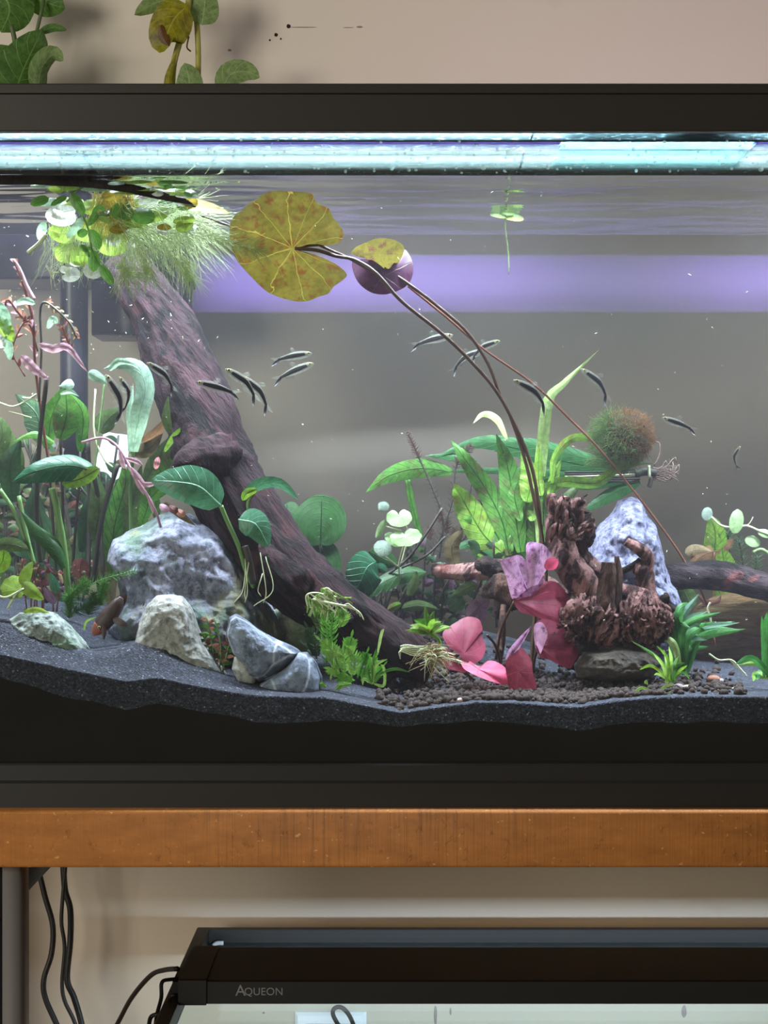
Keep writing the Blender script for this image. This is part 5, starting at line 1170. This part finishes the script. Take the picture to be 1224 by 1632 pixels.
# ---------------------------------------------------------------- right background: ferns, feather stems, pennyworts, moss
jr = thing('java_fern', 'large bright java fern with wavy lime blades behind the lotus stems', 'plant', on_sand(800, .24))
for pp, w, mt, rl in (([(812, 885), (800, 830), (775, 780), (740, 730), (718, 700)], 17, L_GREEN, .1), ([(830, 880), (818, 800), (808, 740), (790, 690)], 19, L_GREEN, 0), ([(808, 700), (792, 668), (770, 660), (753, 676)], 6, L_PALE, .3), ([(800, 880), (770, 850), (740, 800), (722, 770)], 24, L_LIME, .1), ([(840, 800), (846, 760), (830, 720)], 18, L_LIME, .2),
                      ([(860, 880), (858, 790), (864, 720), (874, 640), (900, 610), (956, 556)], 10, L_PALE, .2), ([(862, 790), (858, 760), (860, 700)], 10, L_LIME, .3), ([(880, 770), (884, 730), (910, 700), (945, 697), (968, 688), (974, 682)], 7, L_LIME, .3), ([(875, 790), (884, 760), (895, 730)], 8, L_LIME, .2),
                      ([(866, 775), (900, 768), (950, 770), (990, 745), (1042, 738)], 10, L_LIME, .4), ([(862, 800), (862, 770), (880, 760)], 8, L_GREEN, .4), ([(830, 830), (820, 790), (828, 760)], 11, L_GREEN, .2), ([(805, 890), (790, 850), (760, 830), (735, 828)], 12, L_GREEN, .3), ([(800, 895), (770, 870), (740, 868), (716, 884)], 9, L_DEEP, .3),
                      ([(850, 830), (842, 820), (806, 840)], 8, L_LIME, .3), ([(820, 920), (812, 880), (806, 840)], 12, L_LIME, .1), ([(850, 900), (852, 850), (848, 800)], 14, L_GREEN, .2), ([(802, 900), (790, 880), (775, 880), (742, 868)], 8, L_GREEN, .4), ([(835, 900), (838, 860), (860, 820)], 12, L_GREEN, .3), ([(815, 880), (800, 850), (812, 810)], 13, L_GREEN, -.3), ([(860, 870), (866, 830), (860, 790)], 12, L_GREEN, .1), ([(842, 915), (830, 890), (820, 880)], 12, L_DARK, .1)):
    leaf(jr, [(p[0], p[1], .22 + (i % 3) * .006) for i, p in enumerate(pp)], w, mt, 'lance', .22, fold=.25, roll=rl, ruff=.12, nseg=18)
for k in range(16):
    x, y = random.uniform(805, 870), random.uniform(830, 900); l = random.uniform(60, 120); an_ = math.radians(random.uniform(50, 140))
    leaf(jr, [(x, y, .235), (x + math.cos(an_) * l * .5, y - math.sin(an_) * l * .55, .232), (x + math.cos(an_) * l * 1.1, y - math.sin(an_) * l * .95, .235)], random.uniform(7, 14), random.choice([L_GREEN, L_GREEN, L_LIME, L_DEEP, L_OLIVE]), 'lance', .235, fold=.3, roll=random.uniform(-.7, .7), ruff=.12)
jh = thing('java_fern', 'dark green floating java fern lying sideways with its root knot below the moss ball', 'plant', at(1030, 755, .25))
for pp, w, mt, rl in (([(1000, 752), (900, 735), (820, 712), (760, 705), (690, 730)], 16, L_DEEP, .2), ([(990, 745), (900, 722), (830, 706), (770, 705)], 13, L_DEEP, .3), ([(990, 760), (860, 752), (760, 750), (700, 752)], 6, L_DEEP, .2), ([(720, 752), (670, 746), (620, 758), (582, 785)], 16, L_GREEN, .1), ([(1020, 768), (970, 790), (920, 822)], 12, L_DEEP, .3), ([(1000, 752), (930, 756), (860, 760), (800, 742)], 12, L_DEEP, .2), ([(760, 735), (720, 728), (676, 726)], 7, L_DEEP, .3), ([(1000, 765), (940, 772), (880, 775)], 9, L_DEEP, .3)):
    leaf(jh, [(p[0], p[1], .25) for p in pp], w, mt, 'lance', .25, fold=.2, roll=rl, ruff=.05, nseg=18)
stem(jh, [(650, 765, .25), (656, 800, .25), (668, 850, .25), (674, 880, .25)], 6, L_GREEN, .25, 'stalk')
for k in range(6): stem(jh, [(1020, 748 + k * 4, .25), (960, 752 + k * 3, .25), (900, 752 + k * 4, .25)], 1.4, M_ST_P if k == 2 else M_ST_D, .25)
stem(jh, [(1012, 755, .25), (1030, 752, .25), (1046, 754, .25)], 7, M_ST_D, .25, 'rhizome'); stem(jh, [(1038, 762, .25), (1036, 772, .25), (1034, 776, .25)], 4, M_ST_D, .25, 'rhizome')
stem(jh, [(1034, 742, .245), (1035, 760, .245)], 2.5, M_ST_P, .245, 'root')
M_ROOTB2 = m_plain('root_brown', '#6c5a52', .7)
for k in range(22):
    y = random.uniform(745, 765); stem(jh, [(1040, y, .25), (1055, y + random.uniform(-8, 8), .25), (1066 + random.uniform(-6, 14), y + random.uniform(-16, 14), .25), (1074 + random.uniform(-8, 10), y + random.uniform(-20, 16), .25)], random.uniform(.8, 1.8), M_ROOTB2, .25, 'root', 4, taper=.5, seg=8)
stem(jh, [(1042, 742, .25), (1050, 728, .25), (1051, 708, .25), (1044, 704, .25)], 1.4, M_ROOTB2, .25, 'root')
M_MYR = m_hair('myrio_brown', '#6a4e46', '#7e5c50', .3); M_MYRD = m_hair('myrio_dark', '#46423c', '#5a4c44', .3)
my = thing('feather_stem_plant', 'thin brown-red feathery stems standing in the background right of the pennywort', 'plant', on_sand(710, .25))
for pp, L_, top in (([(700, 890), (706, 830), (690, 780), (668, 730), (650, 690)], 12, 1), ([(680, 900), (700, 860), (720, 800), (728, 740), (750, 712)], 17, 1), ([(730, 860), (742, 820), (752, 760), (742, 740)], 6, 0), ([(720, 880), (760, 830), (772, 770)], 12, 1), ([(726, 880), (734, 850), (746, 800), (752, 760)], 5, 0)):
    stem(my, pp, 1.6, M_ST_D, .24); needles(my, pp, .24, L_, M_MYRD, 1.1, .0002, 7)
    if top: needles(my, pp[-2:], .24, L_ * .9, M_MYR, .4, .0004, 12, 'bud')
for x, y in ((700, 820), (712, 838), (685, 848), (722, 850)): needles(my, [(x, y + 12), (x + 2, y - 8)], .24, 12, M_MYR, .3, .0003, 12, 'bud')
bb = thing('dark_bush', 'dark decaying brown-green stems and leaves between anubias and root wood', 'plant', on_sand(720, .2))
for k in range(16):
    x = random.uniform(640, 800); tx = x + random.uniform(-30, 30)
    stemplant(bb, [(x, 1000, .21), ((x + tx) / 2, 950, .205), (tx, random.uniform(850, 940), .2)], .2, 8, 24, 6, [L_OLIVE, L_DARK, L_BROWNG, L_PURP, L_DARK], M_ST_D, 2.0, .1, 'lance', .6)
for pp, w, mt in (([(725, 900), (720, 870), (738, 845)], 13, L_BROWNG), ([(640, 970), (668, 965), (700, 972)], 9, L_OLIVE), ([(650, 950), (660, 930), (664, 910)], 8, L_OLIVE), ([(745, 985), (765, 965), (780, 955)], 14, L_PURP), ([(735, 975), (725, 960), (712, 950)], 14, L_DARK), ([(640, 962), (625, 968), (618, 972)], 6, L_LIME), ([(760, 930), (740, 940), (720, 950)], 9, L_OLIVE), ([(715, 985), (720, 1000), (712, 1010)], 14, L_DARK), ([(760, 990), (765, 975), (758, 958)], 12, L_PURP), ([(760, 890), (756, 870), (746, 862)], 8, L_DARK), ([(768, 905), (766, 890), (758, 884)], 6, L_LIME)):
    leaf(bb, [(p[0], p[1], .18) for p in pp], w, mt, 'ovate', .18, fold=.3, ruff=.1)
pa = thing('pennywort', 'cluster of pale mint pennywort leaves between the round anubias and the fern', 'plant', on_sand(655, .22))
disc(pa, (638, 824, .17), round_outline(636, 825, 21, 15, 0, 95, 44, .05, 9, .09, .7), L_PENNY, dome=.15, tilt=(.1, .6), noisea=.06)
disc(pa, (648, 856, .165), round_outline(647, 856, 26, 15, -6, 100, 44, .09, 9, .09, .7), L_PENNY, dome=.15, tilt=(.1, .6), noisea=.1)
disc(pa, (632, 858, .17), round_outline(628, 860, 17, 10, 30, n=30, scallop=.06), L_PENNY, dome=.15, tilt=(.1, .6))
disc(pa, (612, 873, .165), round_outline(610, 874, 15, 13, 20, n=30, scallop=.05), L_PENNYW, dome=.2, tilt=(.1, .3))
leaf(pa, [(618, 812, .17), (612, 806, .17), (604, 814, .17)], 7, L_PENNYW, 'oval', .17); leaf(pa, [(614, 828, .17), (606, 845, .17), (599, 858, .17)], 6, L_PENNY, 'ovate', .17, fold=.3)
disc(pa, (612, 806, .168), round_outline(611, 807, 9, 7, 30, n=24, scallop=.05), L_PENNYW, dome=.2, tilt=(.2, .3))
for pp in ([(648, 858, .166), (640, 880, .17), (636, 905, .18), (640, 950, .2)], [(638, 826, .172), (650, 850, .18), (640, 900, .19)], [(612, 838, .172), (625, 842, .17), (640, 846, .17)], [(604, 880, .17), (618, 890, .17), (636, 905, .18)]): stem(pa, pp, 1.6, M_ST_P, .17)
for pp in ([(620, 915, .19), (650, 890, .185), (680, 850, .18), (705, 810, .18)], [(640, 905, .185), (680, 885, .185), (710, 855, .185)], [(630, 905, .188), (656, 885, .185), (664, 862, .185)]): stem(pa, pp, 2.2, M_ST_D, .185)
M_MOSS = m_hair('moss_brown', '#6c4a30', '#8a6440', .2); M_MOSSG = m_hair('moss_green', '#4f6a34', '#688044', .3); M_MOSSD = m_plain('moss_core', '#2c2a1c', .9)
ms = thing('moss_ball', 'fuzzy brown and green moss ball floating above the sideways fern', 'moss', at(995, 695, .22))
mc = at(997, 697, .22); R0 = wpx(40, .22)
mb = MB(); rows = []
for i in range(13):
    th = PI * i / 12; rows.append([mc + Vector((math.sin(th) * math.cos(p), math.sin(th) * math.sin(p), math.cos(th))) * R0 * (1 + .12 * noise.noise((i * .7, p, 1))) for p in (2 * PI * j / 20 for j in range(20))])
mb.grid(rows, None, True); mb.build('core', M_MOSSD, ms)
m1, m2 = MB(), MB()
for k in range(3400):
    d = Vector((random.gauss(0, 1), random.gauss(0, 1), random.gauss(0, 1))).normalized()
    if d.y > .5: continue
    g = d.x * .8 + d.z * .35 + random.gauss(0, .3) < -.15
    t = Vector((random.gauss(0, 1), random.gauss(0, 1), random.gauss(0, 1))); t = (t - d * t.dot(d)).normalized()
    strand_tube(m2 if g else m1, mc + d * R0 * random.uniform(.85, 1.0), d * (.9 if g else .5) + t * .8, wpx(random.uniform(14, 34) if g else random.uniform(10, 20), .22), .00028, 0, 4, 3, .35)
for k in range(420):     # green wisps at the lower left
    a = mc + Vector((random.uniform(-1.3, -.3), random.uniform(-.5, .2), random.uniform(-1.2, .5))) * R0
    strand_tube(m2, a, Vector((-.8, random.uniform(-.3, .3), random.uniform(-.5, .5))), wpx(random.uniform(10, 26), .22), .00022, 0, 4, 3, .4)
tag(m1.build('brown_strands', M_MOSS, ms), kind='stuff'); tag(m2.build('green_strands', M_MOSSG, ms), kind='stuff')
pr = thing('pennywort', 'pale pennywort runner with round leaves above the dark log at the right edge', 'plant', on_sand(1200, .26))
stem(pr, [(1134, 824), (1150, 838), (1175, 841), (1190, 838), (1215, 848), (1240, 856)], 2.0, M_ST_P, .24); stem(pr, [(1190, 838), (1196, 832), (1200, 824)], .8, M_ST_P, .24, 'root')
disc(pr, (1130, 818, .24), round_outline(1127, 819, 9, 11, 20, n=24, scallop=.05), L_PENNYW, dome=.2, tilt=(.3, .3))
disc(pr, (1174, 832, .238), round_outline(1174, 831, 12, 20, 15, n=30, scallop=.05), L_PENNY, dome=.15, tilt=(.3, .3)); disc(pr, (1200, 864, .24), round_outline(1200, 863, 13, 9, 15, n=24, scallop=.05), L_PENNY, dome=.2, tilt=(.2, .5))
disc(pr, (1217, 850, .24), round_outline(1219, 850, 12, 7, 15, n=24, scallop=.05), L_PENNY, dome=.2, tilt=(.2, .5))
stem(pr, [(1200, 880), (1215, 876), (1235, 890)], 3, L_PENNY, .24)
stem(pr, [(1240, 856), (1238, 950), (1230, 1060)], 1.6, M_ST_P, .25)
br = thing('broad_leaf_plant', 'translucent lime and tan broad leaves rising behind the dark log', 'plant', on_sand(1150, .28))
for pp, w, mt in (([(1150, 960), (1140, 900), (1140, 850), (1132, 822)], 20, L_LIME), ([(1160, 960), (1156, 910), (1150, 870)], 20, L_LIME), ([(1100, 905), (1120, 885), (1150, 875), (1170, 858)], 12, L_BROWN), ([(1092, 882), (1110, 876), (1136, 880)], 9, L_TAN), ([(1100, 970), (1094, 950), (1084, 930)], 16, L_OLIVE), ([(1146, 850), (1142, 862), (1136, 870)], 6, L_OLIVE)):
    leaf(br, [(p[0], p[1], .275) for p in pp], w, mt, 'ovate', .275, fold=.25, ruff=.08)
stem(br, [(1138, 880), (1136, 920), (1138, 980), (1150, 1050)], 1.6, M_ST_R, .275)
leaf(br, [(1112, 948), (1126, 960), (1144, 958), (1150, 946)], 5, L_SALM, 'lance', .26)
hr = thing('hornwort', 'dark grey-green needle plant standing behind the right end of the log', 'plant', on_sand(1190, .29))
for pp in ([(1170, 960), (1168, 920), (1162, 870), (1160, 850)], [(1180, 950), (1184, 900), (1178, 860)], [(1205, 960), (1204, 920), (1206, 885)], [(1160, 930), (1150, 900), (1152, 870)]): stem(hr, pp, 1.6, M_ST_D, .28); needles(hr, pp, .28, 22, M_HORND, .5, .0004, 6)
hc = thing('hornwort', 'fine dark hornwort sprig between the root wood stump and the violet rock', 'plant', on_sand(935, .26))
for pp in ([(938, 960), (936, 900), (944, 850)], [(930, 960), (928, 900), (934, 860)]): stem(hc, pp, 1.2, M_ST_D, .26); needles(hc, pp, .26, 16, M_HORND, .6, .0003, 6)
def grass(parent, cx, cy, Y, specs, w, mats):
    for i, (mx, my_, tx, ty) in enumerate(specs):
        leaf(parent, [(cx + random.uniform(-8, 8), cy, Y), (mx, my_, Y + random.uniform(-.01, .01)), (tx, ty, Y + random.uniform(-.02, .02))], w * random.uniform(.75, 1.15), mats[i % len(mats)], 'strap', Y, fold=.3, roll=random.uniform(-.5, .5), nseg=14)
va = thing('vallisneria', 'large tuft of blue-green strap grass at the right below the dark log', 'plant', on_sand(1090, .12))
grass(va, 1086, 1075, .11, [(1080, 1010, 1180, 992), (1090, 1000, 1150, 975), (1080, 1000, 1115, 945), (1100, 1010, 1172, 990), (1120, 1010, 1186, 1004), (1100, 1030, 1150, 1000), (1075, 1000, 1060, 990), (1070, 1010, 1040, 1015), (1084, 1000, 1130, 972), (1095, 1020, 1160, 1010), (1080, 980, 1104, 960), (1110, 1020, 1190, 1002), (1070, 1020, 1052, 998), (1090, 1010, 1140, 990), (1086, 1020, 1128, 1020), (1076, 1020, 1090, 970), (1092, 1040, 1130, 1030), (1080, 1000, 1100, 1000)], 6, [L_GRASSB, L_GRASS, L_GRASSB, L_GRASS, L_GRASS, L_GRASS])
leaf(va, [(1084, 1060, .10), (1074, 1025, .095), (1050, 1012, .1)], 6, L_PALE, 'strap', .10, fold=.5, roll=.4)
g2 = thing('grass_tuft', 'small lime grass tuft rooted between root wood and the mauve pebble', 'plant', on_sand(1068, .05))
grass(g2, 1068, 1088, .05, [(1056, 1060, 1040, 1040), (1050, 1050, 1004, 1020), (1040, 1062, 1018, 1068), (1062, 1060, 1058, 1035), (1075, 1060, 1082, 1045), (1082, 1070, 1096, 1060), (1050, 1075, 1042, 1076), (1088, 1072, 1100, 1084), (1064, 1050, 1046, 1028), (1070, 1056, 1066, 1030), (1078, 1062, 1092, 1056)], 2.6, [L_GRASSL, L_GREEN, L_LIME])
g3 = thing('grass_sprig', 'three tiny lime blades lying flat on the sand under the small tuft', 'plant', on_sand(1040, .03))
for pp in ([(1010, 1104), (1024, 1096), (1042, 1102)], [(1050, 1106), (1060, 1094), (1076, 1092)], [(1062, 1105), (1078, 1103), (1098, 1106)], [(1028, 1090), (1030, 1086), (1032, 1092)]): leaf(g3, [(p[0], p[1], .028) for p in pp], 2.4, L_GRASSL, 'lance', .028)
g4 = thing('grass_tuft', 'green grass tuft cut off by the right edge of the picture', 'plant', on_sand(1224, .06))
grass(g4, 1222, 1080, .06, [(1216, 1020, 1214, 980), (1222, 1010, 1222, 975), (1232, 1010, 1236, 970), (1210, 1058, 1176, 1060), (1205, 1075, 1200, 1086), (1212, 1072, 1206, 1084), (1200, 1050, 1172, 1058)], 5, [L_GRASS, L_GRASS, L_GRASS, L_GRASSL, L_GRASSL])
rt2 = thing('bare_root', 'thin bare pale roots on the soil right of the strap grass', 'root', on_sand(1170, .12))
for pp in ([(1130, 1042), (1146, 1052), (1166, 1052), (1180, 1066), (1190, 1078)], [(1164, 1052), (1176, 1064), (1188, 1074)], [(1134, 1000), (1132, 985), (1128, 970), (1132, 960)]): stem(rt2, pp, 1.6, M_ST_P, .12, 'root')

# ---------------------------------------------------------------- fish
def m_fish():
    t = NT('tetra_skin'); x, y, z = t.attr()
    back = t.ramp(y, [(.0, lin('#84887e')), (.38, lin('#74776a')), (.52, lin('#6c6d58')), (.62, lin('#75766a')), (.8, lin('#74776e')), (1, lin('#44463c'))])
    cen = t.math('ADD', .54, t.math('MULTIPLY', x, -.06))
    d = t.math('ABSOLUTE', t.math('SUBTRACT', y, cen))
    st_ = t.math('MULTIPLY', t.math('LESS_THAN', d, t.math('ADD', .13, t.math('MULTIPLY', x, .22))), t.math('GREATER_THAN', x, .20))
    gold = t.math('MULTIPLY', t.math('LESS_THAN', t.math('ABSOLUTE', t.math('SUBTRACT', y, t.math('ADD', .68, t.math('MULTIPLY', x, .02)))), .05), t.math('GREATER_THAN', x, .15))
    col = t.mix(t.math('MULTIPLY', gold, .5), back, lin('#b4ae80'))
    col = t.mix(st_, col, lin('#040406'))
    a = t.principled(col, .5, None, .2); tr = t.n('BsdfTransparent', {0: (1, 1, 1, 1)}).outputs[0]
    return t.end(t.n('MixShader', {0: t.math('ADD', .5, t.math('MULTIPLY', st_, .5)), 1: tr, 2: a}).outputs[0])
def m_fin(name, c, al):
    t = NT(name); tr = t.n('BsdfTransparent', {0: (1, 1, 1, 1)}).outputs[0]
    return t.end(t.n('MixShader', {0: al, 1: tr, 2: t.n('BsdfTranslucent', {0: lin(c)}).outputs[0]}).outputs[0])
M_FISH = m_fish(); M_FIN = m_fin('clear_fin', '#989c94', .12); M_FIND = m_plain('black_fin', '#0e0e12', .5)
def m_eye():
    t = NT('fish_eye'); x, y, z = t.attr()
    return t.end(t.principled(t.ramp(x, [(.0, lin('#050505')), (.52, lin('#08080a')), (.56, lin('#c2b46a')), (1, lin('#8c8a70'))], 'CONSTANT'), .1, None, .6))
M_EYE = m_eye()
def fish_meshes(bend):
    def sp(t): return Vector((-t, 0, -bend * max(0, t - .45) ** 1.6 * 1.6))
    H = [(0, .012), (.04, .042), (.10, .066), (.2, .086), (.32, .096), (.45, .088), (.6, .066), (.72, .046), (.8, .038)]
    body = MB(); P = []; U = []
    for i in range(25):
        t = .8 * i / 24; h = table(H, t); w = h * .42 * (1 if t < .5 else lerp(1, .5, (t - .5) / .3)); c = sp(t); row = []; ur = []
        for j in range(16):
            a = 2 * PI * j / 16; row.append(c + Vector((0, w * math.cos(a), h * math.sin(a)))); ur.append((t / .8, .5 + .5 * math.sin(a), 0))
        P.append(row); U.append(ur)
    body.grid(P, U, True); n = 16
    body.f += [tuple(range(n - 1, -1, -1)), tuple(24 * n + j for j in range(n))]
    up, lo = MB(), MB(); c = sp(.79); tg = (sp(.8) - sp(.7)).normalized(); nz_ = Vector((-tg.z, 0, tg.x)); nz_ = nz_ if nz_.z > 0 else -nz_
    def fan(m, pts):
        k = len(pts); m.add([p + Vector((0, -.003, 0)) for p in pts] + [p + Vector((0, .003, 0)) for p in pts], [tuple(range(k)), tuple(range(2 * k - 1, k - 1, -1))] + [(i, (i + 1) % k, k + (i + 1) % k, k + i) for i in range(k)])
    fan(up, [c - nz_ * .005, c + nz_ * .04, c + tg * .10 + nz_ * .075, c + tg * .20 + nz_ * .095, c + tg * .13 + nz_ * .035, c + tg * .08 + nz_ * .0])
    fan(lo, [c + nz_ * .02, c - nz_ * .04, c + tg * .10 - nz_ * .085, c + tg * .23 - nz_ * .115, c + tg * .15 - nz_ * .045, c + tg * .08 - nz_ * .005])
    do, af = MB(), MB()
    fan(do, [sp(.34) + Vector((0, 0, .10)), sp(.46) + Vector((0, 0, .098)), sp(.52) + Vector((0, 0, .17)), sp(.44) + Vector((0, 0, .20))])
    fan(af, [sp(.48) - Vector((0, 0, .09)), sp(.70) - Vector((0, 0, .05)), sp(.70) - Vector((0, 0, .085)), sp(.54) - Vector((0, 0, .165))])
    ey = []
    for s in (-1, 1):
        e = MB(); rows = []; U = []
        for i in range(7):
            th = PI / 2 * i / 6; rows.append([Vector((-.075 + .03 * math.sin(th) * math.cos(p), s * (.018 + .014 * math.cos(th)), .018 + .03 * math.sin(th) * math.sin(p))) for p in (2 * PI * j / 14 for j in range(14))]); U.append([(i / 6, 0, 0)] * 14)
        e.grid(rows, U, True); ey.append(e)
    return body, up, lo, do, af, ey
def fish_proto(bend):
    body, up, lo, do, af, ey = fish_meshes(bend)
    r = thing('penguin_tetra', 'x', 'fish', (0, 0, 0), 'small silver fish with a black side stripe')
    body.build('body', M_FISH, r); up.build('tail_fin', M_FIN, r); lo.build('tail_fin', M_FIND, r)['label'] = 'black lower tail lobe'
    do.build('dorsal_fin', M_FIN, r); af.build('anal_fin', M_FIN, r)
    for e in ey: e.build('eye', M_EYE, r)
    return r
protos = {0: fish_proto(.12), 1: fish_proto(.55), 2: fish_proto(1.1)}
used = set()
FISH = [((234, 578), (297, 608), .10, 1, 'striped fish swimming left in front of the upper trunk'),
        ((168, 597), (222, 662), .10, 1, 'striped fish nosing steeply up-left before the mint ribbon leaf'),
        ((190, 600), (234, 644), .115, 2, 'partly hidden striped fish right behind the steep one at the mint leaf'),
        ((312, 609), (387, 623), .09, 0, 'striped fish at the right edge of the trunk, level, heading left'),
        ((359, 588), (430, 620), .10, 1, 'upper of two overlapping striped fish just right of the trunk'),
        ((386, 600), (450, 640), .115, 1, 'lower of two overlapping striped fish right of the trunk, tail dropping'),
        ((497, 563), (428, 570), .14, 0, 'striped fish heading right, topmost of the pair in open water'),
        ((500, 579), (430, 602), .15, 0, 'slanting striped fish heading right, lower of the open-water pair'),
        ((722, 534), (650, 546), .16, 0, 'faint striped fish left of the crossing lotus stems'),
        ((797, 543), (738, 556), .15, 1, 'striped fish behind the crossing lotus stems, head past them to the right'),
        ((772, 558), (707, 572), .16, 1, 'striped fish just below its twin at the crossing lotus stems'),
        ((818, 606), (890, 632), .10, 1, 'striped fish heading left between lotus stems and the tall pale fern blade'),
        ((926, 588), (989, 622), .16, 1, 'striped fish half behind the tip of the tall pale fern blade'),
        ((1055, 666), (1114, 682), .15, 0, 'striped fish heading left beside the moss ball'),
        ((1180, 711), (1152, 738), .17, 2, 'smallest foreshortened striped fish near the right edge')]
for i, (h, tl, Y, k, lab) in enumerate(FISH):
    p = protos[k]
    if k in used:
        r = p.copy(); C.objects.link(r)
        for ch in p.children: c = ch.copy(); C.objects.link(c); c.parent = r
    else: r = p; used.add(k)
    a, b = at(h[0], h[1], Y), at(tl[0], tl[1], Y + .006)
    x = (a - b); L_ = x.length; x.normalize()
    z = Vector((0, 0, 1)); z = (z - x * z.dot(x)).normalized(); y = z.cross(x)
    # the bent tail makes the chord drop: turn the fish so that head and tail meet their points
    R_ = Matrix((x, y, z)).transposed().to_4x4()
    dr = [.06, .16, .3][k]
    r.matrix_world = Matrix.Translation(a) @ R_ @ Matrix.Rotation(-dr * .8, 4, 'Y') @ Matrix.Scale(L_ * .98, 4)
    r['label'] = lab
for k, p in protos.items():
    if k not in used:
        for ch in list(p.children): bpy.data.objects.remove(ch)
        bpy.data.objects.remove(p)
# dark brown fish standing on its head by the rock
M_DF = m_plain('dark_fish_skin', '#33211f', .45, .4, .3, 200, .3); M_DFH = m_plain('dark_fish_head', '#7c4030', .45, .4, .25, 200, .3)
df = thing('dark_fish', 'dark brown fish with rust head, nose down on sand before the largest rock', 'fish', at(156, 1010, .055))
pts = path([(148, 1012), (160, 998), (174, 982), (188, 962), (194, 952)], .055, 24)
mb = MB(); rr = [table([(0, 3), (.12, 9), (.3, 13), (.5, 14), (.75, 10), (1, 4)], i / 24) for i in range(25)]
mb.tube(pts[5:], [wpx(r, .055) for r in rr[5:]], 16, True, lambda t, a: .75 + .25 * abs(math.sin(a))); mb.build('body', M_DF, df)
mb = MB(); mb.tube(pts[:7], [wpx(r, .055) for r in rr[:7]], 16, True, lambda t, a: .75 + .25 * abs(math.sin(a))); mb.build('head', M_DFH, df)
leaf(df, [(182, 972, .055), (192, 958, .055), (202, 946, .055)], 9, M_DF, 'ovate', .055, name='tail_fin', fold=.1)
leaf(df, [(180, 986, .05), (192, 992, .048), (204, 997, .048)], 6, M_DF, 'ovate', .05, name='side_fin', fold=.2)
leaf(df, [(164, 994, .05), (166, 1008, .048), (165, 1020, .047)], 4, M_DF, 'ovate', .05, name='side_fin', fold=.2)
leaf(df, [(172, 976, .056), (164, 980, .056), (160, 990, .056)], 5, M_DF, 'ovate', .056, name='dorsal_fin', fold=.1)
mb = MB(); e = at(158, 1000, .048); rows = []
U = []
for i in range(6):
    th = PI / 2 * i / 5; rows.append([e + Vector((math.sin(th) * math.cos(p), -math.cos(th) * .6, math.sin(th) * math.sin(p))) * .0011 for p in (2 * PI * j / 10 for j in range(10))]); U.append([(i / 5, 0, 0)] * 10)
mb.grid(rows, U, True); mb.build('eye', M_EYE, df)

# ---------------------------------------------------------------- drifting specks in the water
mb = MB()
for k in range(420):
    px, py, Y = random.uniform(0, 1224), random.uniform(290, 1000), random.uniform(.01, .3)
    if random.random() < .45: px, py = random.uniform(0, 300), random.uniform(290, 560)
    c = at(px, py, Y); r = random.uniform(.00012, .00042); d = Vector((random.gauss(0, 1), random.gauss(0, .4), random.gauss(0, 1))).normalized()
    strand_tube(mb, c, d, r * random.uniform(2, 7), r, 0, 2, 4, .3)
o = mb.build('drifting_specks', M_ST_P, None, True, at(612, 600, .15)); tag(o, 'pale specks and shreds drifting through the tank water', 'debris', kind='stuff')
